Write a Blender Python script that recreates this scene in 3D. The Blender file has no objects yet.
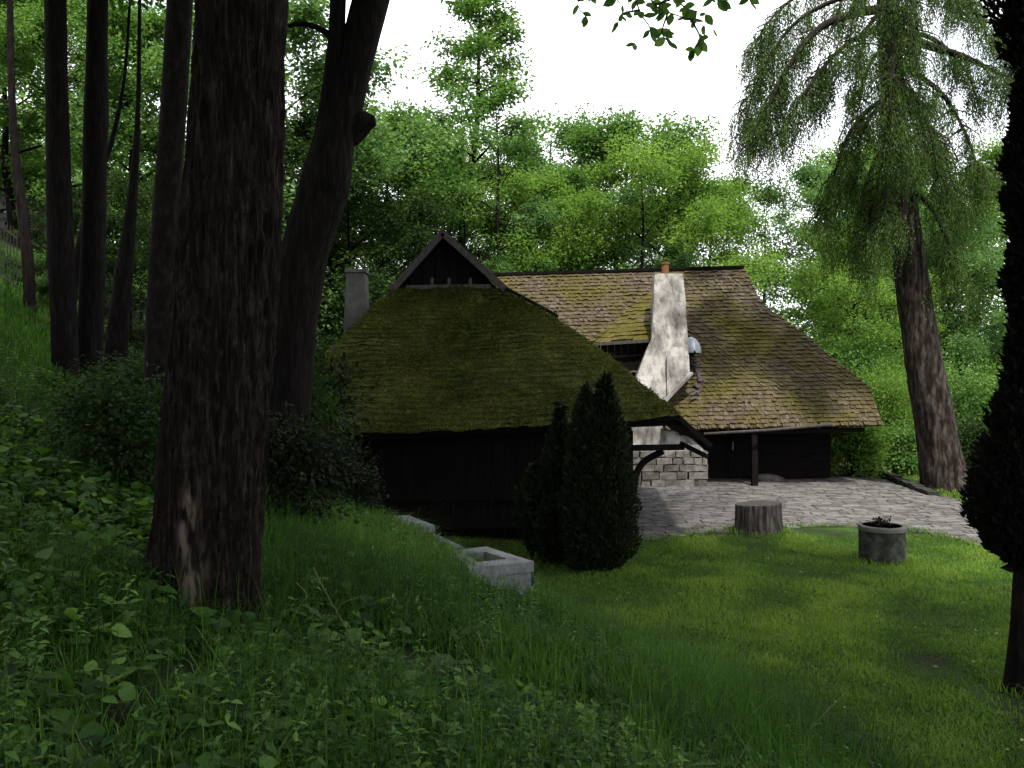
import bpy, math, random
import numpy as np
from mathutils import Vector
R = math.radians
SC = bpy.context.scene
COL = SC.collection
# ------------------------------------------------------------------ camera
F = 852.0
CAMZ = 3.0
cam = bpy.data.cameras.new("camera")
cam.lens = F / 1024 * 36
cam.sensor_width = 36
cam.clip_start = 0.05
cam.clip_end = 3000
camo = bpy.data.objects.new("camera", cam)
COL.objects.link(camo)
camo.location = (0, 0, CAMZ)
camo.rotation_euler = (R(90), 0, 0)
SC.camera = camo
# ------------------------------------------------------------------ sky and sun
SUN_EL, SUN_AZ = 58.0, 166.0      # azimuth clockwise from +Y (view direction): behind, a little right
w = bpy.data.worlds.new("World")
SC.world = w
w.use_nodes = True
nt = w.node_tree
nt.nodes.clear()
wo = nt.nodes.new('ShaderNodeOutputWorld')
bg = nt.nodes.new('ShaderNodeBackground')
bg.inputs['Strength'].default_value = 0.11
sky = nt.nodes.new('ShaderNodeTexSky')
sky.sky_type = 'NISHITA'
sky.sun_disc = False
sky.sun_elevation = R(SUN_EL)
sky.sun_rotation = R(SUN_AZ)
tc = nt.nodes.new('ShaderNodeTexCoord')
mp = nt.nodes.new('ShaderNodeMapping')
mp.inputs['Scale'].default_value = (1, 1, 2.2)
nz = nt.nodes.new('ShaderNodeTexNoise')
nz.inputs['Scale'].default_value = 2.2
nz.inputs['Detail'].default_value = 6
cr = nt.nodes.new('ShaderNodeValToRGB')
cr.color_ramp.elements[0].position = 0.30
cr.color_ramp.elements[0].color = (0.45, 0.45, 0.45, 1)
cr.color_ramp.elements[1].position = 0.52
cr.color_ramp.elements[1].color = (1, 1, 1, 1)
mx = nt.nodes.new('ShaderNodeMix')
mx.data_type = 'RGBA'
mx.inputs[7].default_value = (11.0, 11.3, 11.8, 1)
L = nt.links.new
L(tc.outputs['Generated'], mp.inputs['Vector'])
L(mp.outputs[0], nz.inputs['Vector'])
L(nz.outputs['Fac'], cr.inputs['Fac'])
L(cr.outputs['Color'], mx.inputs[0])
L(sky.outputs[0], mx.inputs[6])
L(mx.outputs[2], bg.inputs['Color'])
L(bg.outputs[0], wo.inputs[0])
sl = bpy.data.lights.new("sun", 'SUN')
sl.energy = 3.6
sl.angle = R(3)
sl.color = (1, 0.95, 0.86)
so = bpy.data.objects.new("sun", sl)
COL.objects.link(so)
az, el = R(SUN_AZ), R(SUN_EL)
sdir = Vector((math.sin(az) * math.cos(el), math.cos(az) * math.cos(el), math.sin(el)))
so.rotation_euler = sdir.to_track_quat('Z', 'Y').to_euler()
so.location = sdir * 60
SC.view_settings.view_transform = 'Standard'
SC.view_settings.look = 'None'
SC.view_settings.exposure = 1.15
SC.view_settings.gamma = 1
SC.view_settings.use_curve_mapping = False
SC.render.engine = 'CYCLES'
cy = SC.cycles
cy.max_bounces = 7
cy.diffuse_bounces = 4
cy.glossy_bounces = 2
cy.transmission_bounces = 5
cy.transparent_max_bounces = 4
cy.use_denoising = True
cy.use_adaptive_sampling = True
cy.adaptive_threshold = 0.02
cy.sample_clamp_indirect = 6

# ------------------------------------------------------------------ helpers
def at(px, py, Y):
    return np.array([(px - 512) / F * Y, Y, CAMZ + (384 - py) / F * Y])

def hash3(ix, iy, iz, seed):
    h = (ix.astype(np.int64) * 374761393 + iy.astype(np.int64) * 668265263 + iz.astype(np.int64) * 2147483647 + seed * 1274126177)
    h = (h ^ (h >> 13)) * 1274126177 & 0x7fffffff
    h = (h ^ (h >> 16)) & 0xffff
    return h / 65535.0

def noise(p, scale=1.0, seed=0):
    p = np.asarray(p, float) * scale
    i = np.floor(p).astype(np.int64)
    f = p - i
    f = f * f * (3 - 2 * f)
    out = 0
    for dx in (0, 1):
        for dy in (0, 1):
            for dz in (0, 1):
                wgt = (f[..., 0] if dx else 1 - f[..., 0]) * (f[..., 1] if dy else 1 - f[..., 1]) * (f[..., 2] if dz else 1 - f[..., 2])
                out = out + wgt * hash3(i[..., 0] + dx, i[..., 1] + dy, i[..., 2] + dz, seed)
    return out * 2 - 1

def fbm(p, scale=1.0, octs=4, seed=0):
    s, a, t = 0, 1.0, 0
    for k in range(octs):
        s = s + a * noise(p, scale * 2 ** k, seed + k)
        t += a
        a *= 0.5
    return s / t

class MB:
    """collects vertices and faces (any polygon) and links them as one mesh object"""
    def __init__(self):
        self.v, self.f, self.n, self.r = [], [], 0, []
    def add(self, v, f, rnd=None):
        v = np.asarray(v, float).reshape(-1, 3)
        self.v.append(v)
        self.r.append(np.full(len(v), 0.5) if rnd is None else np.broadcast_to(np.asarray(rnd, float), (len(v),)))
        for a in (f if isinstance(f, list) and len(f) and isinstance(f[0], np.ndarray) else [f]):
            if isinstance(a, np.ndarray):
                self.f.append(a + self.n)
            else:
                for q in a:
                    self.f.append(np.array([q]) + self.n)
        self.n += len(v)
        return self
    def box(self, lo, hi, rnd=None):
        (a, b, c), (d, e, f) = lo, hi
        v = [(a, b, c), (d, b, c), (d, e, c), (a, e, c), (a, b, f), (d, b, f), (d, e, f), (a, e, f)]
        return self.add(v, np.array([(0, 3, 2, 1), (4, 5, 6, 7), (0, 1, 5, 4), (1, 2, 6, 5), (2, 3, 7, 6), (3, 0, 4, 7)]), rnd)
    def hexa(self, bottom, top, rnd=None):
        v = list(bottom) + list(top)
        return self.add(v, np.array([(0, 3, 2, 1), (4, 5, 6, 7), (0, 1, 5, 4), (1, 2, 6, 5), (2, 3, 7, 6), (3, 0, 4, 7)]), rnd)
    def beam(self, p, q, wd, ht, up=(0, 0, 1), rnd=None):
        p, q, up = np.array(p, float), np.array(q, float), np.array(up, float)
        d = (q - p) / np.linalg.norm(q - p)
        s = np.cross(d, up); s /= np.linalg.norm(s)
        u = np.cross(s, d)
        def ring(c): return [c - s * wd / 2 - u * ht / 2, c + s * wd / 2 - u * ht / 2, c + s * wd / 2 + u * ht / 2, c - s * wd / 2 + u * ht / 2]
        return self.hexa(ring(p), ring(q), rnd)
    def tube(self, pts, rad, seg=8, amp=0.0, freq=3.0, seed=0, sub=1, ridges=0, cap=True, rnd=None, flare=None):
        pts = np.array(pts, float); rad = np.array(rad, float)
        if sub > 1:
            pts, rad = spline(pts, rad, sub)
        n = len(pts)
        tan = np.gradient(pts, axis=0)
        tan /= np.linalg.norm(tan, axis=1)[:, None] + 1e-9
        ref = np.array([0, 1, 0.0]) if abs(tan[0][1]) < 0.9 else np.array([1.0, 0, 0])
        a = np.cross(tan, ref); a /= np.linalg.norm(a, axis=1)[:, None] + 1e-9
        b = np.cross(a, tan)
        th = np.linspace(0, 2 * math.pi, seg, endpoint=False)
        ring = np.cos(th)[None, :, None] * a[:, None, :] + np.sin(th)[None, :, None] * b[:, None, :]
        rr = np.repeat(rad[:, None], seg, 1)
        V = pts[:, None, :] + ring * rr[:, :, None]
        if amp:
            q = V.copy(); q[..., 2] *= 0.22
            dsp = fbm(q, freq, 4, seed)
            if ridges:
                dsp = 0.5 * dsp - 1.0 * np.abs(noise(q, ridges, seed + 9)) + 0.45 - 0.4 * np.abs(noise(q, ridges * 2.3, seed + 5))
            rr = rr * (1 + amp * dsp)
            if flare is not None:
                rr = rr * flare(th[None, :], np.linspace(0, 1, n)[:, None], V)
            V = pts[:, None, :] + ring * rr[:, :, None]
        V = V.reshape(-1, 3)
        i = np.arange(n - 1)[:, None] * seg; j = np.arange(seg)[None, :]; j2 = (j + 1) % seg
        f = np.stack([i + j, i + j2, i + seg + j2, i + seg + j], -1).reshape(-1, 4)
        fs = [f]
        if cap:
            fs.append(np.arange(seg)[::-1][None, :].copy()); fs.append((np.arange(seg) + (n - 1) * seg)[None, :])
        return self.add(V, fs, rnd)
    def build(self, name, mat, parent=None, smooth=False, merge=False):
        V = np.concatenate(self.v)
        me = bpy.data.meshes.new(name)
        me.vertices.add(len(V))
        me.vertices.foreach_set('co', V.astype(np.float32).ravel())
        lt = np.concatenate([np.full(len(a), a.shape[1], np.int32) for a in self.f])
        lv = np.concatenate([a.ravel() for a in self.f]).astype(np.int32)
        me.loops.add(len(lv)); me.polygons.add(len(lt))
        me.loops.foreach_set('vertex_index', lv)
        me.polygons.foreach_set('loop_start', np.concatenate([[0], np.cumsum(lt)[:-1]]).astype(np.int32))
        me.polygons.foreach_set('loop_total', lt)
        at_ = me.attributes.new('rnd', 'FLOAT', 'POINT')
        at_.data.foreach_set('value', np.concatenate(self.r).astype(np.float32))
        me.update(calc_edges=True)
        me.validate()
        me.polygons.foreach_set('use_smooth', np.full(len(me.polygons), bool(smooth)))
        me.materials.append(mat)
        o = bpy.data.objects.new(name, me)
        COL.objects.link(o)
        if parent is not None:
            o.parent = parent
        return o

def spline(pts, rad, sub):
    n = len(pts)
    P = np.vstack([2 * pts[0] - pts[1], pts, 2 * pts[-1] - pts[-2]])
    outp, outr = [], []
    for i in range(n - 1):
        p0, p1, p2, p3 = P[i:i + 4]
        for k in range(sub):
            t = k / sub
            outp.append(0.5 * (2 * p1 + (p2 - p0) * t + (2 * p0 - 5 * p1 + 4 * p2 - p3) * t * t + (3 * p1 - p0 - 3 * p2 + p3) * t ** 3))
            outr.append(rad[i] + (rad[i + 1] - rad[i]) * t)
    outp.append(pts[-1]); outr.append(rad[-1])
    return np.array(outp), np.array(outr)

def tag(o, label=None, cat=None, group=None, kind=None):
    if label: o['label'] = label
    if cat: o['category'] = cat
    if group: o['group'] = group
    if kind: o['kind'] = kind
    return o

def thing(name, label, cat, loc=(0, 0, 0), group=None):
    o = bpy.data.objects.new(name, None)
    o.empty_display_size = 0.2
    o.location = loc
    COL.objects.link(o)
    return tag(o, label, cat, group)

def unit(v):
    return v / (np.linalg.norm(v, axis=-1, keepdims=True) + 1e-9)

def leaf_quads(C, D, N, ln, wd, fold=0.0):
    """C base centres, D direction, N normal hint; diamond leaves of length ln, width wd"""
    D = unit(D); S = unit(np.cross(D, N)); U = np.cross(S, D)
    ln = np.broadcast_to(ln, (len(C),))[:, None]; wd = np.broadcast_to(wd, (len(C),))[:, None]
    a = C; b = C + D * ln * 0.45 + S * wd * 0.5 + U * fold * wd
    c = C + D * ln; d = C + D * ln * 0.45 - S * wd * 0.5 + U * fold * wd
    V = np.stack([a, b, c, d], 1).reshape(-1, 3)
    f = np.arange(len(C) * 4).reshape(-1, 4)
    return V, f

# ------------------------------------------------------------------ materials
def mat_new(name):
    m = bpy.data.materials.new(name); m.use_nodes = True
    n = m.node_tree.nodes; n.clear()
    out = n.new('ShaderNodeOutputMaterial')
    p = n.new('ShaderNodeBsdfPrincipled')
    m.node_tree.links.new(p.outputs[0], out.inputs[0])
    return m, n, m.node_tree.links.new, p, out

def ramp(n, stops):
    r = n.new('ShaderNodeValToRGB')
    e = r.color_ramp.elements
    while len(e) < len(stops): e.new(0.5)
    for el_, (p_, c_) in zip(e, stops):
        el_.position = p_; el_.color = (*c_, 1)
    return r

def noise_node(n, L, scale, detail=5, stretch=(1, 1, 1), rough=0.55, obj=True):
    t = n.new('ShaderNodeTexCoord'); m = n.new('ShaderNodeMapping')
    m.inputs['Scale'].default_value = stretch
    L(t.outputs['Object' if obj else 'Generated'], m.inputs['Vector'])
    q = n.new('ShaderNodeTexNoise'); q.inputs['Scale'].default_value = scale; q.inputs['Detail'].default_value = detail
    q.inputs['Roughness'].default_value = rough
    L(m.outputs[0], q.inputs['Vector'])
    return q

def leaf_mat(name, c0, c1, c2, trans=0.4, tcol=None, rough=0.6, spec=0.10):
    m, n, L, p, out = mat_new(name)
    a = n.new('ShaderNodeAttribute'); a.attribute_name = 'rnd'
    r = ramp(n, [(0, c0), (0.55, c1), (1, c2)])
    L(a.outputs['Fac'], r.inputs[0])
    L(r.outputs[0], p.inputs['Base Color'])
    p.inputs['Roughness'].default_value = rough
    p.inputs['Specular IOR Level'].default_value = spec
    t = n.new('ShaderNodeBsdfTranslucent')
    g = n.new('ShaderNodeMix'); g.data_type = 'RGBA'; g.blend_type = 'MULTIPLY'; g.inputs[0].default_value = 1
    L(r.outputs[0], g.inputs[6]); g.inputs[7].default_value = tcol or (1.5, 1.5, 0.5, 1)
    L(g.outputs[2], t.inputs[0])
    ms = n.new('ShaderNodeMixShader'); ms.inputs[0].default_value = trans
    L(p.outputs[0], ms.inputs[1]); L(t.outputs[0], ms.inputs[2]); L(ms.outputs[0], out.inputs[0])
    return m

def rough_mat(name, stops, scale=3, detail=6, stretch=(1, 1, 1), rough=0.9, bump=0.4, bscale=None, dist=0.02, rnd=0.0, spec=0.06, nrough=.6):
    m, n, L, p, out = mat_new(name)
    q = noise_node(n, L, scale, detail, stretch, nrough)
    r = ramp(n, stops)
    src = q.outputs['Fac']
    if rnd:
        a = n.new('ShaderNodeAttribute'); a.attribute_name = 'rnd'
        ma = n.new('ShaderNodeMath'); ma.operation = 'MULTIPLY_ADD'
        L(a.outputs['Fac'], ma.inputs[0]); ma.inputs[1].default_value = rnd; 
        mb = n.new('ShaderNodeMath'); mb.operation = 'SUBTRACT'
        L(src, mb.inputs[0]); mb.inputs[1].default_value = rnd / 2
        L(mb.outputs[0], ma.inputs[2]); src = ma.outputs[0]
    L(src, r.inputs[0]); L(r.outputs[0], p.inputs['Base Color'])
    p.inputs['Roughness'].default_value = rough
    p.inputs['Specular IOR Level'].default_value = spec
    if bump:
        b = n.new('ShaderNodeBump'); b.inputs['Strength'].default_value = bump; b.inputs['Distance'].default_value = dist
        q2 = noise_node(n, L, bscale or scale * 4, 8, stretch, 0.65)
        L(q2.outputs['Fac'], b.inputs['Height']); L(b.outputs[0], p.inputs['Normal'])
    return m

M = {}
M['leaf_mid'] = leaf_mat('leaf mid green', (.036, .086, .018), (.070, .148, .033), (.130, .222, .056), tcol=(1.45, 1.45, .75, 1))
M['leaf_bright'] = leaf_mat('leaf yellow green', (.056, .116, .019), (.102, .188, .035), (.172, .268, .064), 0.5, tcol=(1.45, 1.45, .75, 1))
M['leaf_cool'] = leaf_mat('leaf cool green', (.038, .088, .024), (.072, .146, .043), (.130, .215, .078), 0.45, tcol=(1.4, 1.4, .8, 1))
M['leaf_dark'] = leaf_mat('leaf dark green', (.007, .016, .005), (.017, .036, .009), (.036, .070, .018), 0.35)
M['thuja'] = leaf_mat('dark scale foliage', (.004, .007, .003), (.010, .016, .006), (.024, .034, .013), 0.15, rough=.7, spec=.1)
M['thuja_red'] = leaf_mat('dark plum foliage', (.003, .0035, .003), (.006, .007, .0048), (.015, .016, .011), 0.15, rough=.7, spec=.1)
M['needle'] = leaf_mat('drooping needles', (.016, .028, .009), (.050, .094, .024), (.110, .190, .048), 0.4, rough=.6)
M['grass'] = leaf_mat('lawn blades', (.033, .073, .009), (.070, .146, .017), (.150, .220, .036), 0.4, rough=.6, spec=.15)
M['tallgrass'] = leaf_mat('bank blades', (.008, .025, .004), (.031, .086, .011), (.092, .185, .031), 0.45, rough=.6, spec=.15)
M['weed'] = leaf_mat('weed leaves', (.010, .032, .006), (.041, .102, .019), (.125, .230, .052), 0.45, rough=.6, spec=.15)
M['straw'] = rough_mat('dry straw', [(0.3, (.16, .15, .085)), (0.7, (.25, .23, .14))], 8, bump=0)
M['bark_big'] = rough_mat('furrowed bark', [(0.40, (.0025, .0017, .0015)), (0.52, (.011, .0079, .0065)), (0.65, (.043, .034, .028))], 30, 12, (1, 1, .10), bump=1, bscale=40, dist=.04, nrough=.78)
_m = M['bark_big']; _n = _m.node_tree.nodes; _p = [q for q in _n if q.type == 'BSDF_PRINCIPLED'][0]; _src = _p.inputs['Base Color'].links[0].from_socket
_a = _n.new('ShaderNodeAttribute'); _a.attribute_name = 'rnd'; _g = _n.new('ShaderNodeMix'); _g.data_type = 'RGBA'; _g.inputs[7].default_value = (.085, .068, .053, 1)
_m.node_tree.links.new(_a.outputs['Fac'], _g.inputs[0]); _m.node_tree.links.new(_src, _g.inputs[6]); _m.node_tree.links.new(_g.outputs[2], _p.inputs['Base Color'])
M['bark'] = rough_mat('grey brown bark', [(0.38, (.0025, .0019, .0018)), (0.52, (.0065, .0051, .0046)), (0.68, (.020, .0165, .0145))], 20, 12, (1, 1, .15), bump=1, bscale=30, dist=.03, nrough=.75)
M['bark_smooth'] = rough_mat('smooth greyish bark', [(0.36, (.004, .0033, .003)), (0.52, (.0095, .0078, .007)), (0.68, (.022, .0185, .017))], 14, 12, (1, 1, .5), bump=.6, bscale=26, dist=.015, nrough=.7)
M['bark_conifer'] = rough_mat('scaly conifer bark', [(0.38, (.008, .006, .005)), (0.5, (.024, .019, .016)), (0.66, (.065, .054, .046))], 9, 12, (1, 1, .28), bump=1, bscale=12, dist=.06)
M['twig'] = rough_mat('dark twigs', [(0.3, (.009, .0075, .006)), (0.7, (.022, .018, .015))], 5, bump=0)
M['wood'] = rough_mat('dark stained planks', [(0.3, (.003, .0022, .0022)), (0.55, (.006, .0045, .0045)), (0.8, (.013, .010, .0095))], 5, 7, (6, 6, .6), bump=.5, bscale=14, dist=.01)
M['wood_grey'] = rough_mat('weathered boards', [(0.3, (.028, .024, .022)), (0.6, (.06, .054, .050)), (0.8, (.11, .10, .094))], 5, 7, (4, 4, .8), bump=.5, bscale=14, dist=.01)
M['stone'] = rough_mat('grey stone', [(0.25, (.035, .032, .029)), (0.5, (.085, .079, .072)), (0.75, (.15, .143, .133))], 5, 8, rnd=.25, bump=.5, bscale=14, dist=.02)
M['paver'] = rough_mat('worn paving stone', [(0.2, (.052, .049, .046)), (0.5, (.086, .081, .077)), (0.85, (.135, .128, .122))], 3, 8, rnd=.5, bump=.4, bscale=12, dist=.01)
M['concrete'] = rough_mat('weathered concrete', [(0.30, (.07, .074, .070)), (0.5, (.135, .142, .14)), (0.72, (.20, .207, .205))], 4, 8, bump=.4, bscale=24, dist=.01)
M['concrete_dark'] = rough_mat('mossy dark concrete', [(0.30, (.010, .011, .009)), (0.5, (.024, .026, .021)), (0.70, (.065, .065, .057))], 6, 8, bump=.7, bscale=24, dist=.015)
M['rim'] = rough_mat('worn concrete rim', [(0.25, (.06, .062, .054)), (0.5, (.085, .084, .076)), (0.75, (.13, .13, .118))], 5, 8, bump=.4, bscale=24, dist=.01)
M['soil'] = rough_mat('dark soil', [(0.3, (.022, .016, .012)), (0.7, (.055, .042, .032))], 6, 8, bump=.6, bscale=20)
M['gravel'] = rough_mat('pale path', [(0.3, (.34, .32, .28)), (0.7, (.50, .47, .42))], 4, 8, bump=.3)
M['clay'] = rough_mat('fired clay', [(0.3, (.085, .042, .018)), (0.7, (.17, .088, .038))], 8, 6, bump=.2)
M['zinc'] = rough_mat('dull zinc', [(0.3, (.10, .118, .145)), (0.7, (.16, .185, .22))], 4, 5, bump=.1, rough=.45, spec=.6)
M['iron'] = rough_mat('dark iron', [(0.3, (.015, .014, .014)), (0.7, (.03, .028, .027))], 6, bump=.1, rough=.6)
M['stump'] = rough_mat('weathered stump side', [(0.34, (.010, .0085, .0075)), (0.5, (.032, .028, .025)), (0.68, (.085, .078, .07))], 14, 9, (1, 1, .18), bump=1, bscale=14, dist=.03)

def plaster_mat():
    m, n, L, p, out = mat_new('flaking whitewash')
    a = noise_node(n, L, 1.6, 8, (1, 1, .55), .68)
    r = ramp(n, [(0.36, (.06, .055, .050)), (0.48, (.16, .15, .14)), (0.58, (.29, .28, .262)), (0.8, (.37, .36, .34))])
    L(a.outputs['Fac'], r.inputs[0])
    b = noise_node(n, L, 7, 6, (1, 1, .5), .7)
    r2 = ramp(n, [(0.36, (.42, .40, .37)), (0.5, (1, 1, 1))])
    L(b.outputs['Fac'], r2.inputs[0])
    g = n.new('ShaderNodeMix'); g.data_type = 'RGBA'; g.blend_type = 'MULTIPLY'; g.inputs[0].default_value = .75
    L(r.outputs[0], g.inputs[6]); L(r2.outputs[0], g.inputs[7]); L(g.outputs[2], p.inputs['Base Color'])
    p.inputs['Roughness'].default_value = .95
    bm = n.new('ShaderNodeBump'); bm.inputs['Strength'].default_value = .6; bm.inputs['Distance'].default_value = .02
    c = noise_node(n, L, 9, 8)
    L(c.outputs['Fac'], bm.inputs['Height']); L(bm.outputs[0], p.inputs['Normal'])
    return m
M['plaster'] = plaster_mat()

def shingle_mat(name, wood, moss, lo, hi, mscale=.9):
    m, n, L, p, out = mat_new(name)
    a = n.new('ShaderNodeAttribute'); a.attribute_name = 'rnd'
    r = ramp(n, [(0, wood[0]), (.5, wood[1]), (1, wood[2])]); L(a.outputs['Fac'], r.inputs[0])
    q = noise_node(n, L, 3.5, 8, (1, 1, 1), .7)
    r1 = ramp(n, [(.25, moss[0]), (.5, moss[1]), (.75, moss[2])]); L(q.outputs['Fac'], r1.inputs[0])
    q2 = noise_node(n, L, mscale, 9, (1, 1, 1), .72)
    r2 = ramp(n, [(lo, (0, 0, 0)), (hi, (1, 1, 1))]); L(q2.outputs['Fac'], r2.inputs[0])
    g = n.new('ShaderNodeMix'); g.data_type = 'RGBA'
    L(r2.outputs[0], g.inputs[0]); L(r.outputs[0], g.inputs[6]); L(r1.outputs[0], g.inputs[7])
    L(g.outputs[2], p.inputs['Base Color'])
    p.inputs['Roughness'].default_value = .95; p.inputs['Specular IOR Level'].default_value = .05
    b = n.new('ShaderNodeBump'); b.inputs['Strength'].default_value = .9; b.inputs['Distance'].default_value = .04
    q3 = noise_node(n, L, 16, 8, (1, 1, 1), .7)
    L(q3.outputs['Fac'], b.inputs['Height']); L(b.outputs[0], p.inputs['Normal'])
    return m
M['roof_front'] = shingle_mat('thick moss on shingles', [(.018, .014, .008), (.030, .024, .013), (.045, .037, .02)],
                              [(.011, .015, .004), (.032, .038, .008), (.075, .077, .016)], .25, .45)
M['roof_dormer'] = shingle_mat('mossy dormer shingles', [(.085, .060, .045), (.14, .105, .078), (.21, .165, .13)],
                              [(.032, .030, .009), (.060, .053, .014), (.10, .086, .025)], .22, .45, .55)
M['roof_back'] = shingle_mat('brown shingles with moss', [(.044, .034, .024), (.064, .051, .037), (.095, .078, .059)],
                             [(.032, .029, .009), (.062, .053, .015), (.105, .088, .028)], .43, .62, .6)

def ground_mat():
    m, n, L, p, out = mat_new('grassy soil')
    q = noise_node(n, L, .9, 9, (1, 1, 1), .7)
    r = ramp(n, [(.32, (.014, .011, .008)), (.46, (.016, .024, .007)), (.6, (.028, .060, .010)), (.8, (.05, .095, .016))])
    L(q.outputs['Fac'], r.inputs[0]); L(r.outputs[0], p.inputs['Base Color'])
    p.inputs['Roughness'].default_value = 1; p.inputs['Specular IOR Level'].default_value = .1
    b = n.new('ShaderNodeBump'); b.inputs['Strength'].default_value = .8; b.inputs['Distance'].default_value = .05
    q3 = noise_node(n, L, 14, 8, (1, 1, 1), .7)
    L(q3.outputs['Fac'], b.inputs['Height']); L(b.outputs[0], p.inputs['Normal'])
    return m
M['ground'] = ground_mat()

# ------------------------------------------------------------------ terrain
TX = ([-20, 0, 6.66, 10, 11.8, 15, 16.5, 25, 40, 100], [6, 4.3, 2.56, 1.27, .4, -1.5, -2.2, -5, -9, -25])
PD = ([0, .8, 1.5, 3, 4.8, 6.5, 8, 10, 15, 40, 200], [0, .27, .52, 1.0, 1.5, 2.15, 2.9, 3.9, 6, 14, 40])
def terrain(x, y):
    x = np.asarray(x, float); y = np.asarray(y, float)
    d = np.interp(y, *TX) - x
    z = np.interp(np.maximum(d, 0), *PD) * (1 + .045 * np.clip(y - 6, 0, 10))
    z = z + .13 * np.clip(y - 22, 0, 40) * np.clip((d - 6) / 5, 0, 1)
    p = np.stack(np.broadcast_arrays(x, y, np.zeros_like(x)), -1)
    onb = np.clip(d / 1.2, 0, 1)
    z = z + onb * (.09 * fbm(p, .8, 3, 3) + .03 * fbm(p, 3, 2, 5))
    z = z + (1 - onb) * .02 * fbm(p, .5, 2, 8)
    return z
def axis(fine_lo, fine_hi, step, lo, hi):
    a = list(np.arange(fine_lo, fine_hi, step)); s = step
    x = a[-1]
    while x < hi: s *= 1.22; x += s; a.append(x)
    s = step; x = a[0]; b = []
    while x > lo: s *= 1.22; x -= s; b.append(x)
    return np.array(b[::-1] + a)
gx = axis(-14, 8, .2, -900, 900); gy = axis(0, 24, .2, -300, 1600)
X, Yg = np.meshgrid(gx, gy)
V = np.stack([X, Yg, terrain(X, Yg)], -1).reshape(-1, 3)
nx, ny = len(gx), len(gy)
ii = (np.arange(ny - 1)[:, None] * nx + np.arange(nx - 1)[None, :])
gf = np.stack([ii, ii + 1, ii + nx + 1, ii + nx], -1).reshape(-1, 4)
tag(MB().add(V, gf).build('ground', M['ground'], smooth=True), kind='structure')

def inside(poly, x, y):
    x = np.asarray(x); y = np.asarray(y); c = np.zeros(x.shape, bool)
    n = len(poly)
    for i in range(n):
        x1, y1 = poly[i]; x2, y2 = poly[(i + 1) % n]
        t = ((y1 > y) != (y2 > y)) & (x < (x2 - x1) * (y - y1) / ((y2 - y1) + 1e-12) + x1)
        c ^= t
    return c
def gp(px, py, z=0.0):
    Y = (CAMZ - z) * F / (py - 384); return ((px - 512) / F * Y, Y)
PATIO = [gp(620, 545), gp(680, 537), gp(735, 531), gp(800, 528), gp(860, 527), gp(900, 529), gp(940, 537), gp(990, 549), gp(1060, 566),
         gp(1100, 545), gp(1024, 522), gp(960, 503), gp(925, 493), gp(895, 484), gp(862, 474), gp(830, 472), (9.0, 27.2), (2.0, 27.2)]
# ------------------------------------------------------------------ paving
rng = np.random.default_rng(5)
base = MB(); 
pv = np.array([(x, y, .022) for x, y in PATIO])
base.add(pv, [np.arange(len(pv))[None, :]])
base_o = base.build('paving_bed', rough_mat('mossy joints', [(.3, (.05, .048, .04)), (.7, (.085, .08, .07))], 6), None)
tag(base_o, kind='structure')
pm = MB()
y = 12.5
while y < 27.2:
    h = rng.uniform(.12, .25)
    x = 0.5 + rng.uniform(0, .4)
    while x < 19:
        wd = rng.uniform(.16, .46)
        if inside(PATIO, np.array([x + wd / 2]), np.array([y + h / 2]))[0]:
            g = .006; zt = .034 + rng.uniform(-.004, .008)
            c = [(x + g, y + g), (x + wd - g, y + g), (x + wd - g, y + h - g), (x + g, y + h - g)]
            c = [(a + rng.uniform(-.035, .035), b + rng.uniform(-.035, .035)) for a, b in c]
            # chamfered slab
            cen = np.mean(c, 0)
            tl = rng.normal(0, .025, 2)
            bot = [(a, b, .01) for a, b in c]; top = [(cen[0] + (a - cen[0]) * .985, cen[1] + (b - cen[1]) * .985, zt + tl[0] * (a - cen[0]) + tl[1] * (b - cen[1])) for a, b in c]
            pm.hexa(bot, top, rng.uniform())
        x += wd
    y += h
tag(pm.build('paving', M['paver']), kind='structure')
# far pale path beyond the conifer
pp = MB()
pp.add([(9, 31, .02), (40, 29, .02), (60, 33, .02), (10, 38, .02)], np.array([(0, 1, 2, 3)]))
tag(pp.build('path', M['gravel']), kind='structure')

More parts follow.
